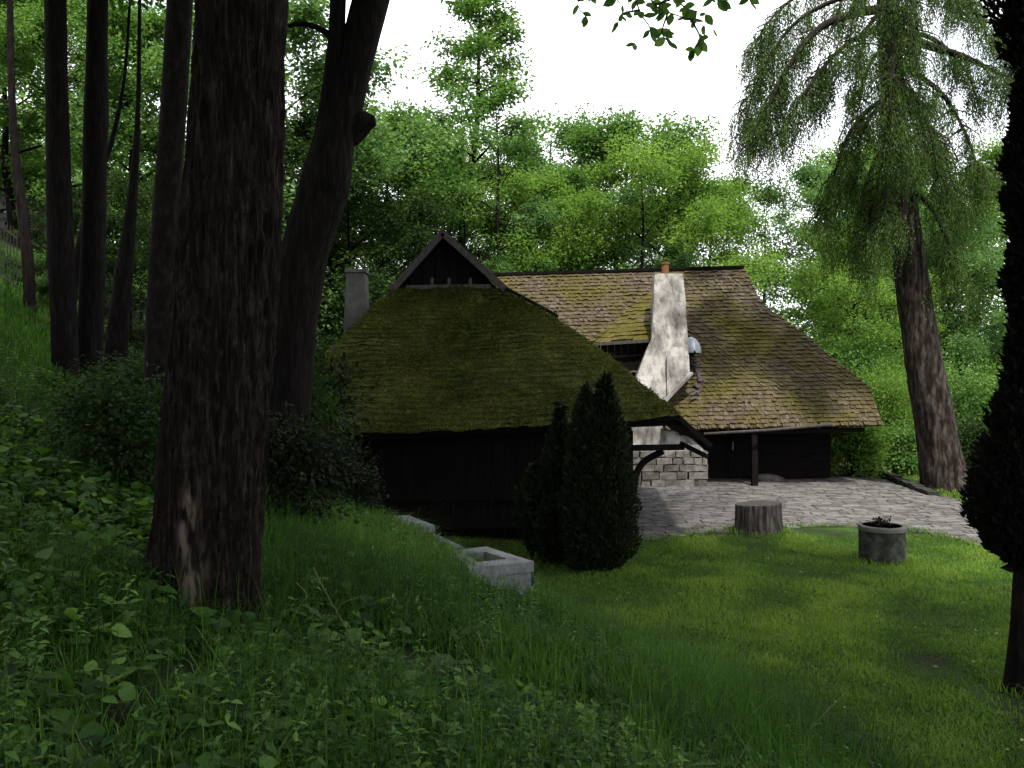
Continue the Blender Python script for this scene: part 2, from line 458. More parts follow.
# ------------------------------------------------------------------ shingled surfaces
def shingles(mb, surf, ncourse, width, t, rng, mask=None, jit=.25, ulen=None, lift_noise=0):
    """surf(u, v) -> point arrays, v=0 at the eave; each shingle is a wedge whose butt sits proud"""
    for i in range(ncourse):
        v0 = i / ncourse; v1 = min(1.0, (i + 1.35) / ncourse)
        L0 = ulen(v0); n = max(2, int(L0 / width))
        e = np.sort(np.clip((np.arange(n + 1) + rng.uniform(-.3, .3, n + 1)) / n, 0, 1)); e[0] = 0; e[-1] = 1
        ua = e[:-1] + .0002; ub = e[1:] - .0002
        m = np.ones(n, bool) if mask is None else mask((ua + ub) / 2, np.full(n, (v0 + v1) / 2))
        ua, ub = ua[m], ub[m]
        if not len(ua): continue
        k = len(ua)
        vb = np.maximum(v0 + rng.uniform(-jit, jit, k) / ncourse * .5, -.004)
        tt = t * (1 + rng.uniform(-.5, .9, k))
        P = []
        for (u_, v_, off) in ((ua, vb, tt), (ub, vb, tt * rng.uniform(.7, 1.3, k)), (ub, np.full(k, v1), np.zeros(k)), (ua, np.full(k, v1), np.zeros(k))):
            p, nn = surf(u_, v_)
            if lift_noise:
                off = off + lift_noise * fbm(p, 1.7, 3, 21)
            P.append(p + nn * off[:, None])
        for (u_, v_) in ((ua, vb), (ub, vb)):
            p, nn = surf(u_, v_)
            P.append(p - nn * .02)
        V = np.stack(P, 1).reshape(-1, 3)
        b = (np.arange(k) * 6)[:, None]
        f = np.concatenate([b + np.array([[0, 1, 2, 3]]), b + np.array([[4, 5, 1, 0]])])
        f3 = np.concatenate([b + np.array([[4, 0, 3]]), b + np.array([[5, 2, 1]])])
        mb.add(V, [f, f3], np.repeat(rng.uniform(0, 1, k), 6))

def grid_surface(mb, surf, nu, nv, off=0.0, mask=None, rnd=None):
    u, v = np.meshgrid(np.linspace(0, 1, nu + 1), np.linspace(0, 1, nv + 1))
    p, n = surf(u.ravel(), v.ravel())
    p = p + n * off
    i = np.arange(nv)[:, None] * (nu + 1) + np.arange(nu)[None, :]
    f = np.stack([i, i + 1, i + nu + 2, i + nu + 1], -1).reshape(-1, 4)
    if mask is not None:
        uc = (u[:-1, :-1] + 1 / nu / 2).ravel(); vc = (v[:-1, :-1] + 1 / nv / 2).ravel()
        f = f[mask(uc, vc)]
    mb.add(p, f, rnd)

def ruled(Lf, Rf):
    """surface between two edge curves Lf(v), Rf(v)"""
    def s(u, v):
        a, b = Lf(v), Rf(v)
        p = a + (b - a) * u[:, None]
        e = 1e-3
        a2, b2 = Lf(np.minimum(v + e, 1)), Rf(np.minimum(v + e, 1)); a1, b1 = Lf(np.maximum(v - e, 0)), Rf(np.maximum(v - e, 0))
        dv = (a2 + (b2 - a2) * u[:, None]) - (a1 + (b1 - a1) * u[:, None])
        return p, unit(np.cross(b - a, dv))
    return s
def poly3(pts):
    pts = np.array(pts, float); t = np.linspace(0, 1, len(pts))
    d = np.concatenate([[0], np.cumsum(np.linalg.norm(np.diff(pts, axis=0), axis=1))]); t = d / d[-1]
    return lambda v: np.stack([np.interp(v, t, pts[:, k]) for k in range(3)], -1)

# ------------------------------------------------------------------ back house
rng = np.random.default_rng(11)
H2 = thing('timber_house', 'larger timber house with brown mossy shingle roof and white chimney behind the paved yard', 'house', (5, 27, 0))
def P2(o): # keep world coordinates under a moved parent
    o.matrix_parent_inverse = o.parent.matrix_world.inverted() if False else o.matrix_parent_inverse
    o.location = -Vector(o.parent.location)
    return o
EY, EZ, RY, RZ = 24.7, 1.78, 29.5, 6.98
def prof(v):  # slightly bell-cast slope
    return EY + (RY - EY) * v, EZ + (RZ - EZ) * (v * .93 + .07 * v * v)
sil = [(878, 415), (870, 388), (839, 364), (799, 331), (767, 309), (758, 297), (745, 267)]
vv = np.linspace(0, 1, 400); yy, zz = prof(vv)
pyv = 384 - (zz - CAMZ) / yy * F
xr = []
for (px, py) in sil:
    k = np.argmin(np.abs(pyv - py)); xr.append((vv[k], (px - 512) / F * yy[k]))
xr.sort()
XRv = np.array([a for a, b in xr]); XRx = np.array([b for a, b in xr]); XRv[0] = 0; XRv[-1] = 1
def R2(v):
    y_, z_ = prof(v); return np.stack([np.interp(v, XRv, XRx), y_, z_ + .02 * np.ones_like(v)], -1)
def L2(v):
    y_, z_ = prof(v); return np.stack([-1.0 + 0 * v, y_, z_ - .22 + .02 * np.sin(v * 5)], -1)
front2 = ruled(L2, R2)
def proj(p):
    return 512 + p[:, 0] / p[:, 1] * F, 384 - (p[:, 2] - CAMZ) / p[:, 1] * F
def mask2(u, v):
    p, n = front2(u, v); px, py = proj(p)
    cut = (py > 373) & (px < 691 - (py - 373) * .95) & (px > 560) | ((py > 290) & (px > 648) & (px < 690) & (py > 330) & (py < 374))
    cut2 = (py > 402) & (px < 664)
    return ~(cut | cut2)
mb = MB()
shingles(mb, front2, 42, .085, .036, rng, mask2, ulen=lambda v: np.linalg.norm(R2(np.array([v])) - L2(np.array([v]))))
P2(mb.build('roof', M['roof_back'], H2))
mb = MB()
grid_surface(mb, front2, 120, 50, -.035, mask2)
bk = lambda c: (lambda v: np.stack([c(v)[:, 0], 2 * RY - c(v)[:, 1], c(v)[:, 2]], -1))
grid_surface(mb, ruled(bk(R2), bk(L2)), 20, 12, -.01)
grid_surface(mb, ruled(R2, bk(R2)), 8, 24, -.01)
mb.beam((-1.0, RY, RZ - .20), (float(XRx[-1]) - .05, RY, RZ + .07), .18, .09)
P2(mb.build('roof_deck', M['wood'], H2))
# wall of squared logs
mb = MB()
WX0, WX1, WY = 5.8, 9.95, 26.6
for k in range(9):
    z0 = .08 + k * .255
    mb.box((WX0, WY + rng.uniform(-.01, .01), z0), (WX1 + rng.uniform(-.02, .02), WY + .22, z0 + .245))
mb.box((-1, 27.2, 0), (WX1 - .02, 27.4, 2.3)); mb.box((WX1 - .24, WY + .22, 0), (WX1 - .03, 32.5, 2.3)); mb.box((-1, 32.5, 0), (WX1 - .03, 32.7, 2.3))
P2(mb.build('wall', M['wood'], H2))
mb = MB(); mb.beam((6.75, 26.585, 1.0), (7.7, 26.585, 1.0), .03, 1.75); 
d = P2(mb.build('door', M['wood'], H2))
mb = MB(); mb.box((6.86, 26.5, .95), (6.89, 26.565, 1.2)); h = mb.build('handle', M['zinc'], d)
mb = MB(); mb.beam((7.09, 24.9, 0), (7.06, 24.9, 1.72), .17, .17, up=(0, 1, 0)); P2(mb.build('post', M['wood'], H2))
mb = MB(); mb.beam((4.9, 24.9, 1.56), (10.3, 24.95, 1.66), .12, .12); P2(mb.build('eave_beam', M['wood'], H2))
mb = MB(); mb.tube([at(704, 434, 24.5), at(770, 430, 24.5), at(832, 424.5, 24.5)], [.042, .042, .042], 10); P2(mb.build('gutter', M['wood_grey'], H2, smooth=True))
# chimney stack
def face(pts, Y): return [at(px, py, Y_) for (px, py), Y_ in zip(pts, Y)]
mb = MB()
lv = [(487, 630, 706, 24.9), (450, 631, 704, 24.95), (438, 632, 690, 25.0), (428, 632, 668, 25.0), (404, 633, 664, 25.05), (398, 634, 669, 25.1), (376, 637, 690, 25.35), (352, 646, 688.5, 25.5), (338, 652, 688, 25.6), (300, 653.5, 685.5, 25.8), (273.5, 655, 683, 26.0)]
fl = [at(a, y, Y) for y, a, b, Y in lv]; fr = [at(b, y, Y) for y, a, b, Y in lv]
bl = [p.copy() for p in fl]; br = [p.copy() for p in fr]
bl = [at(a - 2.5, y, 26.9) for y, a, b, Y in lv]; br = [at(b - 3, y, 26.9) for y, a, b, Y in lv]
for i in range(len(lv)):
    bl[i][2] = fl[i][2]; br[i][2] = fr[i][2]
rows = [[fl[i], fr[i], br[i], bl[i]] for i in range(len(lv))]
rows[0] = [np.array([p[0], p[1], -.05]) for p in rows[0]]
V = []
nn = 8
for i in range(len(rows) - 1):
    for k in range(nn):
        t = k / nn
        V.append([a + (b - a) * t for a, b in zip(rows[i], rows[i + 1])])
V.append(rows[-1])
V = np.array(V)
# subdivide ring sides
RN = []
for ring in V:
    q = []
    for a, b in zip(ring, np.roll(ring, -1, 0)):
        for k in range(8): q.append(a + (b - a) * k / 8)
    RN.append(q)
RN = np.array(RN); s = RN.shape[1]
RN = RN + .014 * np.stack([fbm(RN, 1.6, 3, 1), fbm(RN, 1.6, 3, 2), 0 * RN[..., 0]], -1)
i = np.arange(len(RN) - 1)[:, None] * s; j = np.arange(s)[None, :]; j2 = (j + 1) % s
f = np.stack([i + j, i + j2, i + s + j2, i + s + j], -1).reshape(-1, 4)
mb.add(RN.reshape(-1, 3), [f, (np.arange(s) + (len(RN) - 1) * s)[None, :]])
CH = P2(mb.build('chimney', M['plaster'], H2))
# flat buttress on the lower right of the stack, and the sloping flashing strip
mb = MB()
st_ = [(399, 667, 668, 25.1), (376, 667, 690, 25.32), (356, 667, 689, 25.40), (350, 670, 687, 25.45), (347, 675, 683, 25.48)]
for a, b in zip(st_[:-1], st_[1:]):
    mb.hexa([at(a[1], a[0], a[3] - .10), at(a[2], a[0], a[3] - .10), at(a[2], a[0], a[3] + .5), at(a[1], a[0], a[3] + .5)],
            [at(b[1], b[0], b[3] - .10), at(b[2], b[0], b[3] - .10), at(b[2], b[0], b[3] + .5), at(b[1], b[0], b[3] + .5)])
b_ = mb.build('buttress', M['plaster'], CH)
mb = MB(); mb.beam(at(692, 373, 25.2), at(665, 401, 24.75), .10, .07); mb.build('flashing', M['plaster'], CH)
mb = MB(); c0 = at(665, 274, 26.3); mb.tube([c0, c0 + [0, 0, .03], c0 + [0, 0, .03], c0 + [0, 0, .30], c0 + [0, 0, .30], c0 + [0, 0, .36]], [.13, .13, .115, .115, .135, .135], 18)
mb.build('chimney_pot', M['clay'], CH)
# stone plinth blocks on the stack base
mb = MB()
xb0, xb1 = at(629, 490, 24.8)[0], at(707, 490, 24.8)[0]
z = 0
while z < .92:
    hh = rng.uniform(.13, .25); x = xb0 - .03
    while x < xb1 - .02:
        ww = min(rng.uniform(.2, .52), xb1 + .02 - x)
        yf = 24.76 - rng.uniform(0, .06); j_ = lambda: rng.uniform(-.022, .022)
        mb.hexa([(x + .012 + j_(), yf, z + .012 + j_()), (x + ww - .012 + j_(), yf + j_(), z + .012 + j_()), (x + ww, 25.2, z), (x, 25.2, z)], [(x + .012 + j_(), yf + j_(), z + hh - .012 + j_()), (x + ww - .012 + j_(), yf, z + hh - .012 + j_()), (x + ww, 25.2, z + hh), (x, 25.2, z + hh)], rng.uniform())
        x += ww
    z += hh
mb.build('stone_plinth', M['stone'], CH)
# dormer left of the stack
A, B, C_ = at(588, 343, 26.15), at(664, 338, 26.0), at(652, 291, 28.45)
A2 = at(598, 335, 26.9)
dl = poly3([A, A + (C_ - A) * .98]); dr = poly3([B, B + (C_ - B) * .98])
dorm = ruled(dl, dr)
mb = MB(); shingles(mb, dorm, 12, .16, .03, rng, ulen=lambda v: max(.3, 2.3 * (1 - v)))
DO = P2(mb.build('dormer_roof', M['roof_dormer'], H2))
mb = MB(); mb.beam(A + [0, -.04, -.05], B + [.1, -.04, -.05], .05, .10); mb.build('eave_board', M['wood_grey'], DO)
mb = MB()
for k in range(11):
    a = A + (B - A) * (k / 11 + .004); b = A + (B - A) * ((k + 1) / 11 - .004)
    y0 = .28 + rng.uniform(-.008, .008)
    mb.hexa([a + [0, y0, -1.5], b + [0, y0, -1.5], b + [0, y0 + .05, -1.5], a + [0, y0 + .05, -1.5]], [a + [0, y0, -.06], b + [0, y0, -.06], b + [0, y0 + .05, -.06], a + [0, y0 + .05, -.06]])
mb.build('board_front', M['wood'], DO)
# half-round zinc vent hood right of the stack
mb = MB()
cv = at(690, 353, 26.0); prs = []
for k in range(9):
    th = math.pi * (k / 8)
    prs.append((math.cos(th), math.sin(th)))
rows_ = []
for sdep, sc in ((-.42, .12), (-.36, .55), (-.2, .86), (.1, 1.0), (1.0, .8)):
    rows_.append([cv + [ (.30 * c * sc) + .05, sdep, .50 * s_ * sc] for c, s_ in prs])
rows_ = np.array(rows_); k9 = 9
i = np.arange(4)[:, None] * k9; j = np.arange(8)[None, :]
mb.add(rows_.reshape(-1, 3), np.stack([i + j, i + j + 1, i + k9 + j + 1, i + k9 + j], -1).reshape(-1, 4))
mb.add(rows_.reshape(-1, 3) * 1 + [0, .012, -.012], np.stack([i + j, i + j + 1, i + k9 + j + 1, i + k9 + j], -1).reshape(-1, 4))
P2(mb.build('vent_hood', M['zinc'], H2, smooth=True))
mb = MB()
for k in range(16):
    p = at(693 + rng.uniform(-3, 9), rng.uniform(360, 412), 1)
    py = 358 + rng.uniform(0, 42); kk = np.argmin(np.abs(pyv - py)); px = 699 - (py - 358) * .25 + rng.uniform(-6, 8)
    c = at(px, py, yy[kk] - .08)
    dd = np.array([rng.uniform(-1, 1), .5, rng.uniform(.2, 1.0)]); dd /= np.linalg.norm(dd)
    mb = MB(); mb.beam(c - dd * .12, c + dd * .12, .09, .015, up=(0, -.7, .7), rnd=rng.uniform())
    P2(mb.build('broken_shingle', M['wood_grey'], H2))

# ------------------------------------------------------------------ front house
rng = np.random.default_rng(12)
H1 = thing('log_house', 'low dark timber house under a thick moss roof with small front gable', 'house', (-1, 18, 0))
GL, GR, AP = at(396, 289, 20.0), at(502, 288, 20.0), at(443, 235, 20.0)
EL, ER, DD = at(258, 437, 15.6), at(682, 417, 15.95), at(709, 445, 15.95)
LE = poly3([EL, at(319, 359, 17.7), at(369, 311, 19.2), GL])
RE = poly3([ER, at(652, 392, 16.8), at(601, 350, 18.0), at(555, 318, 19.1), GR])
front1 = ruled(LE, RE)
def sag(s):
    def f_(u, v):
        p, n = s(u, v); p = p.copy()
        p[:, 2] += -.05 * np.sin(math.pi * u) * (1 - v) + .05 * fbm(p, .8, 3, 4)
        return p, n
    return f_
front1s = sag(front1)
def blanket(u, v):
    p, n = front1s(u, v)
    ph = v * 30 + .55 * fbm(p, 1.3, 3, 90) + .25 * fbm(p, 6, 2, 91)
    saw = 1 - (ph - np.floor(ph))
    h = .030 * saw * (.5 + .8 * np.clip(.5 + fbm(p, 2.2, 3, 92), 0, 1)) + .07 * fbm(p, 1.6, 3, 93) + .06 * np.maximum(0, fbm(p, 5, 3, 94)) + .02 * fbm(p, 12, 2, 95)
    return p + n * h[:, None], n
mb = MB(); grid_surface(mb, blanket, 460, 300)
RO = P2(mb.build('roof', M['roof_front'], H1))
# moss tufts standing on the shingles
n = 60000
u = rng.uniform(0, 1, n); v = rng.uniform(0, 1, n) ** 1.15
p, nn_ = blanket(u, v); dens = fbm(p, 1.1, 4, 33) + rng.normal(0, .35, n)
k = dens > -.25; p, nn_ = p[k], nn_[k]
dirs = nn_ * 1.0 + rng.normal(0, .7, p.shape)
V, f = leaf_quads(p + nn_ * .01, dirs, rng.normal(0, 1, p.shape), rng.uniform(.02, .07, len(p)), rng.uniform(.012, .032, len(p)))
mo = MB().add(V, f, np.repeat(np.clip(.48 + .9 * fbm(p, 1.0, 4, 71) + rng.normal(0, .16, len(p)), 0, 1), 4)).build('moss', leaf_mat('moss tufts', (.012, .017, .004), (.037, .044, .008), (.095, .096, .019), .2, rough=.9, spec=.05), RO)
# the rest of the roof: deck, right slope carried lower over the porch, left slope, upper saddle roof
mb = MB()
grid_surface(mb, front1s, 40, 24, -.05)
RBK, AB = np.array([AP[0] + .1, 25.5, AP[2]]), None
right_low = [DD, np.array([4.35, 23.2, 1.75])]
mb.add([ER, DD, right_low[1], np.array([GR[0] + .3, 23.2, GR[2]]), GR, at(555, 318, 19.1), at(601, 350, 18.0), at(652, 392, 16.8)], [np.arange(8)[None, :]])
mb.add([GR, np.array([GR[0] + .3, 23.2, GR[2]]), np.array([AP[0] + .2, 23.2, AP[2]]), AP], np.array([(0, 1, 2, 3)]))
mb.add([GL, AP, np.array([AP[0] + .2, 23.2, AP[2]]), np.array([GL[0], 23.2, GL[2]])], np.array([(0, 1, 2, 3)]))
mb.add([EL, at(319, 359, 17.7), at(369, 311, 19.2), GL, np.array([GL[0], 23.2, GL[2]]), np.array([EL[0] - .3, 23.2, EL[2]])], [np.arange(6)[None, :]])
# front eave fascia with thickness and verge board at the right end
mb.beam(EL + [0, .16, -.10], at(625, 419.5, 15.9) + [0, .16, -.10], .05, .12)
mb.beam(at(625, 419.5, 15.9) + [0.004, .16, -.10], ER + [0, .16, -.10], .05, .12)
mb.beam(ER + [-.05, -.02, -.02], DD + [0.03, -.02, -.02], .07, .09)
P2(mb.build('roof_deck', M['wood'], H1))
# gable
mb = MB()
gy_ = 19.95
g0, g1, ga = GL.copy(), GR.copy(), AP.copy()
nb = 16
for kx in range(nb):
    a = g0[0] + (g1[0] - g0[0]) * kx / nb - .003; b = g0[0] + (g1[0] - g0[0]) * (kx + 1) / nb + .003
    def top(x): return g0[2] + (ga[2] - g0[2]) * ((x - g0[0]) / (ga[0] - g0[0]) if x < ga[0] else (g1[0] - x) / (g1[0] - ga[0])) - .05
    yo = (.022 if kx % 2 else -.014) + .25
    mb.hexa([(a, gy_ + yo, g0[2] - .3), (b, gy_ + yo, g0[2] - .3), (b, gy_ + yo + .03, g0[2] - .3), (a, gy_ + yo + .03, g0[2] - .3)],
            [(a, gy_ + yo, top(a)), (b, gy_ + yo, top(b)), (b, gy_ + yo + .03, top(b)), (a, gy_ + yo + .03, top(a))])
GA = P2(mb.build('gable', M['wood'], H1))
for e in (g0 + [-.10, -.12, -.06], g1 + [.10, -.12, -.06]):
    mb = MB(); mb.beam(e, ga + [0, -.12, .03], .06, .15); mb.build('bargeboard', M['wood_grey'], GA)
mb = MB(); mb.beam(g0 + [.25, -.05, .03], g1 + [-.25, -.05, .03], .08, .10); mb.build('tie_beam', M['wood_grey'], GA)
for fx in (.34, .5, .7):
    mb = MB(); xx = g0[0] + (g1[0] - g0[0]) * fx; mb.beam((xx, gy_ + .05, g0[2] + .09), (xx, gy_ + .05, g0[2] + .26), .07, .05, up=(0, 1, 0)); mb.build('strut', M['wood_grey'], GA)
mb = MB(); a_ = GR + [-.05, -.02, .07]; b_ = at(556, 316, 19.4) + [0, 0, .02]; mb.beam(a_, b_, .12, .07); mb.beam(b_, b_ + [0, 0, -.16], .1, .05, up=(0, 1, 0)); P2(mb.build('verge_board', M['wood'], H1))
# walls
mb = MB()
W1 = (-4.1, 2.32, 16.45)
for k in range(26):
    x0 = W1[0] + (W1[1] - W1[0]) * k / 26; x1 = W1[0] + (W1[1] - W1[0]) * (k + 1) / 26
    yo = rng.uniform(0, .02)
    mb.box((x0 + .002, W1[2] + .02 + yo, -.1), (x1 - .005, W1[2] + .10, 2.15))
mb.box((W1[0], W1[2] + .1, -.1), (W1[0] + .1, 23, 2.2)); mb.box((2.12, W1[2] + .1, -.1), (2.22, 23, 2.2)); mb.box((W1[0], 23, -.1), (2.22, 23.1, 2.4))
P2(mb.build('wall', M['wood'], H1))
mb = MB(); mb.beam((-3.6, W1[2] - .02, .80), (2.3, W1[2] - .02, .84), .10, .12); P2(mb.build('wall_rail', M['wood'], H1))
mb = MB(); mb.beam((-1.7, W1[2] - .12, .28), (1.6, W1[2] - .12, .28), .3, .06); mb.box((-1.5, W1[2] - .2, 0), (-1.4, W1[2] - .02, .25)); mb.box((1.3, W1[2] - .2, 0), (1.4, W1[2] - .02, .25)); P2(mb.build('bench_ledge', M['wood'], H1))
mb = MB(); mb.beam((2.24, W1[2] - .06, -.05), (2.24, W1[2] - .06, 2.1), .16, .14, up=(0, 1, 0)); P2(mb.build('post', M['wood'], H1))
mb = MB(); mb.beam(at(628, 448, 16.3), at(684, 447, 16.3), .12, .11); mb.beam(at(680, 443, 16.25), at(708, 457, 16.25), .09, .09); P2(mb.build('porch_beam', M['wood'], H1))
mb = MB(); mb.tube([at(634, 489, 16.45), at(637, 473, 16.45), at(645, 461, 16.45), at(663, 451, 16.45)], [.065] * 4, 8, sub=6); P2(mb.build('brace', M['wood'], H1))
mb = MB(); cx = at(357.5, 330, 20.2)
mb.hexa([(cx[0] - .34, 20.0, 3.4), (cx[0] + .30, 20.0, 3.4), (cx[0] + .30, 20.6, 3.4), (cx[0] - .34, 20.6, 3.4)], [(cx[0] - .22, 20.0, 5.62), (cx[0] + .20, 20.0, 5.62), (cx[0] + .20, 20.5, 5.62), (cx[0] - .22, 20.5, 5.62)])
mb.box((cx[0] - .26, 19.96, 5.62), (cx[0] + .24, 20.54, 5.70))
P2(mb.build('chimney', M['rim'], H1))

# ------------------------------------------------------------------ small objects on the lawn
rng = np.random.default_rng(21)
# planter
x0, y0 = gp(882, 562); T = thing('planter', 'round concrete planter tub on the lawn at the edge of the paving', 'planter', (x0, y0, 0))
mb = MB(); mb.tube([(0, 0, -.03), (0, 0, .02), (0, 0, .2), (0, 0, .4), (0, 0, .60), (0, 0, .615), (0, 0, .615), (0, 0, .50)], [.365, .37, .37, .368, .372, .36, .31, .305], 48, cap=False)
mb.build('tub', M['concrete_dark'], T, smooth=False)
mb = MB(); mb.tube([(0, 0, .545), (0, 0, .545), (0, 0, .60), (0, 0, .623), (0, 0, .623), (0, 0, .56)], [.365, .383, .385, .375, .315, .312], 48, cap=False); mb.build('rim', M['rim'], T)
mb = MB(); th = np.linspace(0, 2 * math.pi, 24, endpoint=False)
mb.add(np.concatenate([[[0, 0, .59]], np.stack([.31 * np.cos(th), .31 * np.sin(th), .57 + .02 * np.sin(th * 5)], -1)]), np.array([(0, 1 + i, 1 + (i + 1) % 24) for i in range(24)])); mb.build('soil', M['soil'], T)
pl = thing('withered_plant', 'small dark withered plant growing in the concrete tub', 'plant', (x0, y0, .585))
sm, lm = MB(), MB()
for k in range(14):
    d = np.array([rng.normal(0, .5), rng.normal(0, .5), 1]); d /= np.linalg.norm(d); ln = rng.uniform(.08, .22)
    b = np.array([rng.uniform(-.12, .12), rng.uniform(-.1, .1), -.01]); sm.tube([b, b + d * ln * .6 + [0, 0, .01], b + d * ln], [.005, .004, .002], 5)
    C = b + d * ln * rng.uniform(.4, 1, (7, 1)); D = rng.normal(0, 1, (7, 3)) + [0, 0, .3]
    V, f = leaf_quads(C, D, rng.normal(0, 1, (7, 3)), .075, .034); lm.add(V, f, rng.uniform(0, 1))
sm.build('stem', M['twig'], pl); lm.build('leaves', M['thuja_red'], pl)
# stump
xs, ys = gp(759, 533); T = thing('tree_stump', 'wide flat-topped weathered grey tree stump where lawn meets paving', 'stump', (xs, ys, 0))
n = 72; th = np.linspace(0, 2 * math.pi, n, endpoint=False)
mb = MB(); RW = []
for k, (z, s_) in enumerate([(-.05, 1.03), (.05, 1.02), (.15, 1.0), (.3, .985), (.45, .975), (.58, .97), (.60, .95)]):
    q = np.stack([np.cos(th), np.sin(th), 0 * th], -1)
    r = s_ * (1 + .09 * fbm(q * 2, 1.3, 2, 3) + .06 * (-np.abs(noise(q * 9 + [0, 0, z * .6], 1, 7))))
    RW.append(np.stack([.485 * r * np.cos(th), .40 * r * np.sin(th), z + (.025 * np.cos(th) if z > .4 else 0 * th)], -1))
RW = np.array(RW); i = np.arange(6)[:, None] * n; j = np.arange(n)[None, :]; j2 = (j + 1) % n
mb.add(RW.reshape(-1, 3), np.stack([i + j, i + j2, i + n + j2, i + n + j], -1).reshape(-1, 4)); mb.build('side', M['stump'], T)
mb = MB(); top = RW[-1].copy(); mb.add(np.concatenate([[[0, 0, .60]], top]), np.array([(0, 1 + i, 1 + (i + 1) % n) for i in range(n)])); mb.build('cut_top', M['wood_grey'], T)
# concrete frames on the bank
def frame_box(name, label, pts, z0, z1, hole, cat='trough'):
    T = thing(name, label, cat, (0, 0, 0))
    pts = [np.array([*p, 0]) for p in pts]
    def row(k, z): return [np.array([p[0], p[1], z]) for p in k]
    cen = sum(pts) / 4
    lip = [cen + (p - cen) * 1.06 for p in pts]
    hl = [cen + (p - cen) * hole for p in pts]
    mb = MB(); 
    o = row(pts, z0) + row(pts, z1 - .12) + row([cen + (p - cen) * (hole + .0) for p in pts], z1 - .12) + row([cen + (p - cen) * hole for p in pts], z0)
    fs = []
    for i in range(4):
        j = (i + 1) % 4; fs += [(i, j, 4 + j, 4 + i), (8 + i, 8 + j, 12 + j, 12 + i)]
    mb.add(o, np.array(fs)); mb.build('basin_wall', M['concrete'], T)
    mb = MB(); o = row(lip, z1 - .12) + row(lip, z1) + row(hl, z1) + row(hl, z1 - .12)
    fs = []
    for i in range(4):
        j = (i + 1) % 4; fs += [(i, j, 4 + j, 4 + i), (4 + i, 4 + j, 8 + j, 8 + i), (8 + i, 8 + j, 12 + j, 12 + i), (12 + i, 12 + j, j, i)]
    mb.add(o, np.array(fs)); mb.build('rim', M['concrete'], T)
    mb = MB(); mb.add(row(hl, z1 - .35), np.array([(0, 1, 2, 3)])); mb.build('inside_bottom', M['soil'], T)
    return T
zt = .90
c1, c2, c3, c4 = gp(531, 561, zt), gp(486, 547, zt), gp(449, 551.5, zt), gp(470, 568, zt)
frame_box('concrete_trough', 'square concrete trough with open hole at the foot of the grassy bank', [c4, c1, c2, c3], -.1, zt, .5)
zt = .92
c1, c2, c3, c4 = gp(433, 525, zt), gp(408, 515.5, zt), gp(380, 517, zt), gp(404, 528.5, zt)
T = thing('concrete_block', 'smaller flat concrete block higher up the bank beside the dark house wall', 'block')
mb = MB(); mb.hexa([np.array([*p, .2]) for p in (c4, c1, c2, c3)], [np.array([*p, zt - .1]) for p in (c4, c1, c2, c3)]); mb.build('base', M['concrete_dark'], T)
mb = MB(); cc = np.mean([c1, c2, c3, c4], 0); q = [cc + (np.array(p) - cc) * 1.07 for p in (c4, c1, c2, c3)]; mb.hexa([np.array([*p, zt - .1]) for p in q], [np.array([*p, zt]) for p in q]); mb.build('cap_slab', M['concrete'], T)
mb = MB(); a, b = np.array([*gp(424, 532, .74), .62]), np.array([*gp(458, 548, .74), .62]); mb.beam(a, b, .16, .26)
tag(mb.build('concrete_curb', M['concrete']), 'narrow concrete curb between the block and the open trough', 'curb')
def rock(name, label, c, size, mat, seed, cat='stone', squash=(1, 1, .7)):
    mb = MB(); nu, nv = 16, 10; V = []
    for i in range(nv + 1):
        ph = math.pi * i / nv
        for j in range(nu):
            t = 2 * math.pi * j / nu; V.append((math.sin(ph) * math.cos(t), math.sin(ph) * math.sin(t), math.cos(ph)))
    V = np.array(V); q = V.copy(); V = V * (1 + .35 * fbm(q, 1.2, 3, seed))[:, None]
    V = np.sign(V) * np.abs(V) ** .8 * size * np.array(squash) + np.array(c)
    i = np.arange(nv)[:, None] * nu; j = np.arange(nu)[None, :]; j2 = (j + 1) % nu
    mb.add(V, np.stack([i + j, i + nu + j, i + nu + j2, i + j2], -1).reshape(-1, 4))
    o = mb.build(name, mat); return tag(o, label, cat)
p = at(535, 584, 10.9); rock('broken_stone', 'jagged broken stone standing against the concrete trough corner', (p[0] - .04, p[1] + .05, .33), .15, M['concrete_dark'], 4, squash=(.45, .55, 1.5))
p = gp(604, 640); rock('loose_stone', 'grey stone half sunk where the bank meets the lawn', (p[0], p[1], .06), .17, M['stone'], 8, squash=(1.2, 1, .7))
p = gp(850, 748); rock('loose_stone', 'grey stone in the grass at the front edge of the lawn', (p[0], p[1], .04), .10, M['stone'], 9, squash=(1.1, 1, .8))
p = gp(770, 481); rock('loose_stone', 'pale flat stone lying before the back house wall', (p[0] - .1, p[1] - .1, .08), .45, M['stone'], 12, squash=(1, .5, .32))
# stone edging right of the yard
ed = [gp(858, 470), gp(880, 476), gp(902, 485), gp(920, 492), gp(934, 497)]
ed3 = poly3([(a, b, 0) for a, b in ed]); mb = MB()
nst = 20
for k in range(nst):
    a = ed3(np.array([(k + .04) / nst]))[0]; b = ed3(np.array([(k + .96) / nst]))[0]
    hgt = .34 - .2 * k / nst + rng.uniform(-.03, .03); mb.beam(a + [0, 0, hgt / 2 - .03], b + [0, 0, hgt / 2 - .03], .28 + rng.uniform(-.03, .03), hgt, rnd=rng.uniform())
tag(mb.build('stone_edging', M['concrete_dark']), 'low rough stone edging between the paved yard and the conifer', 'edging')

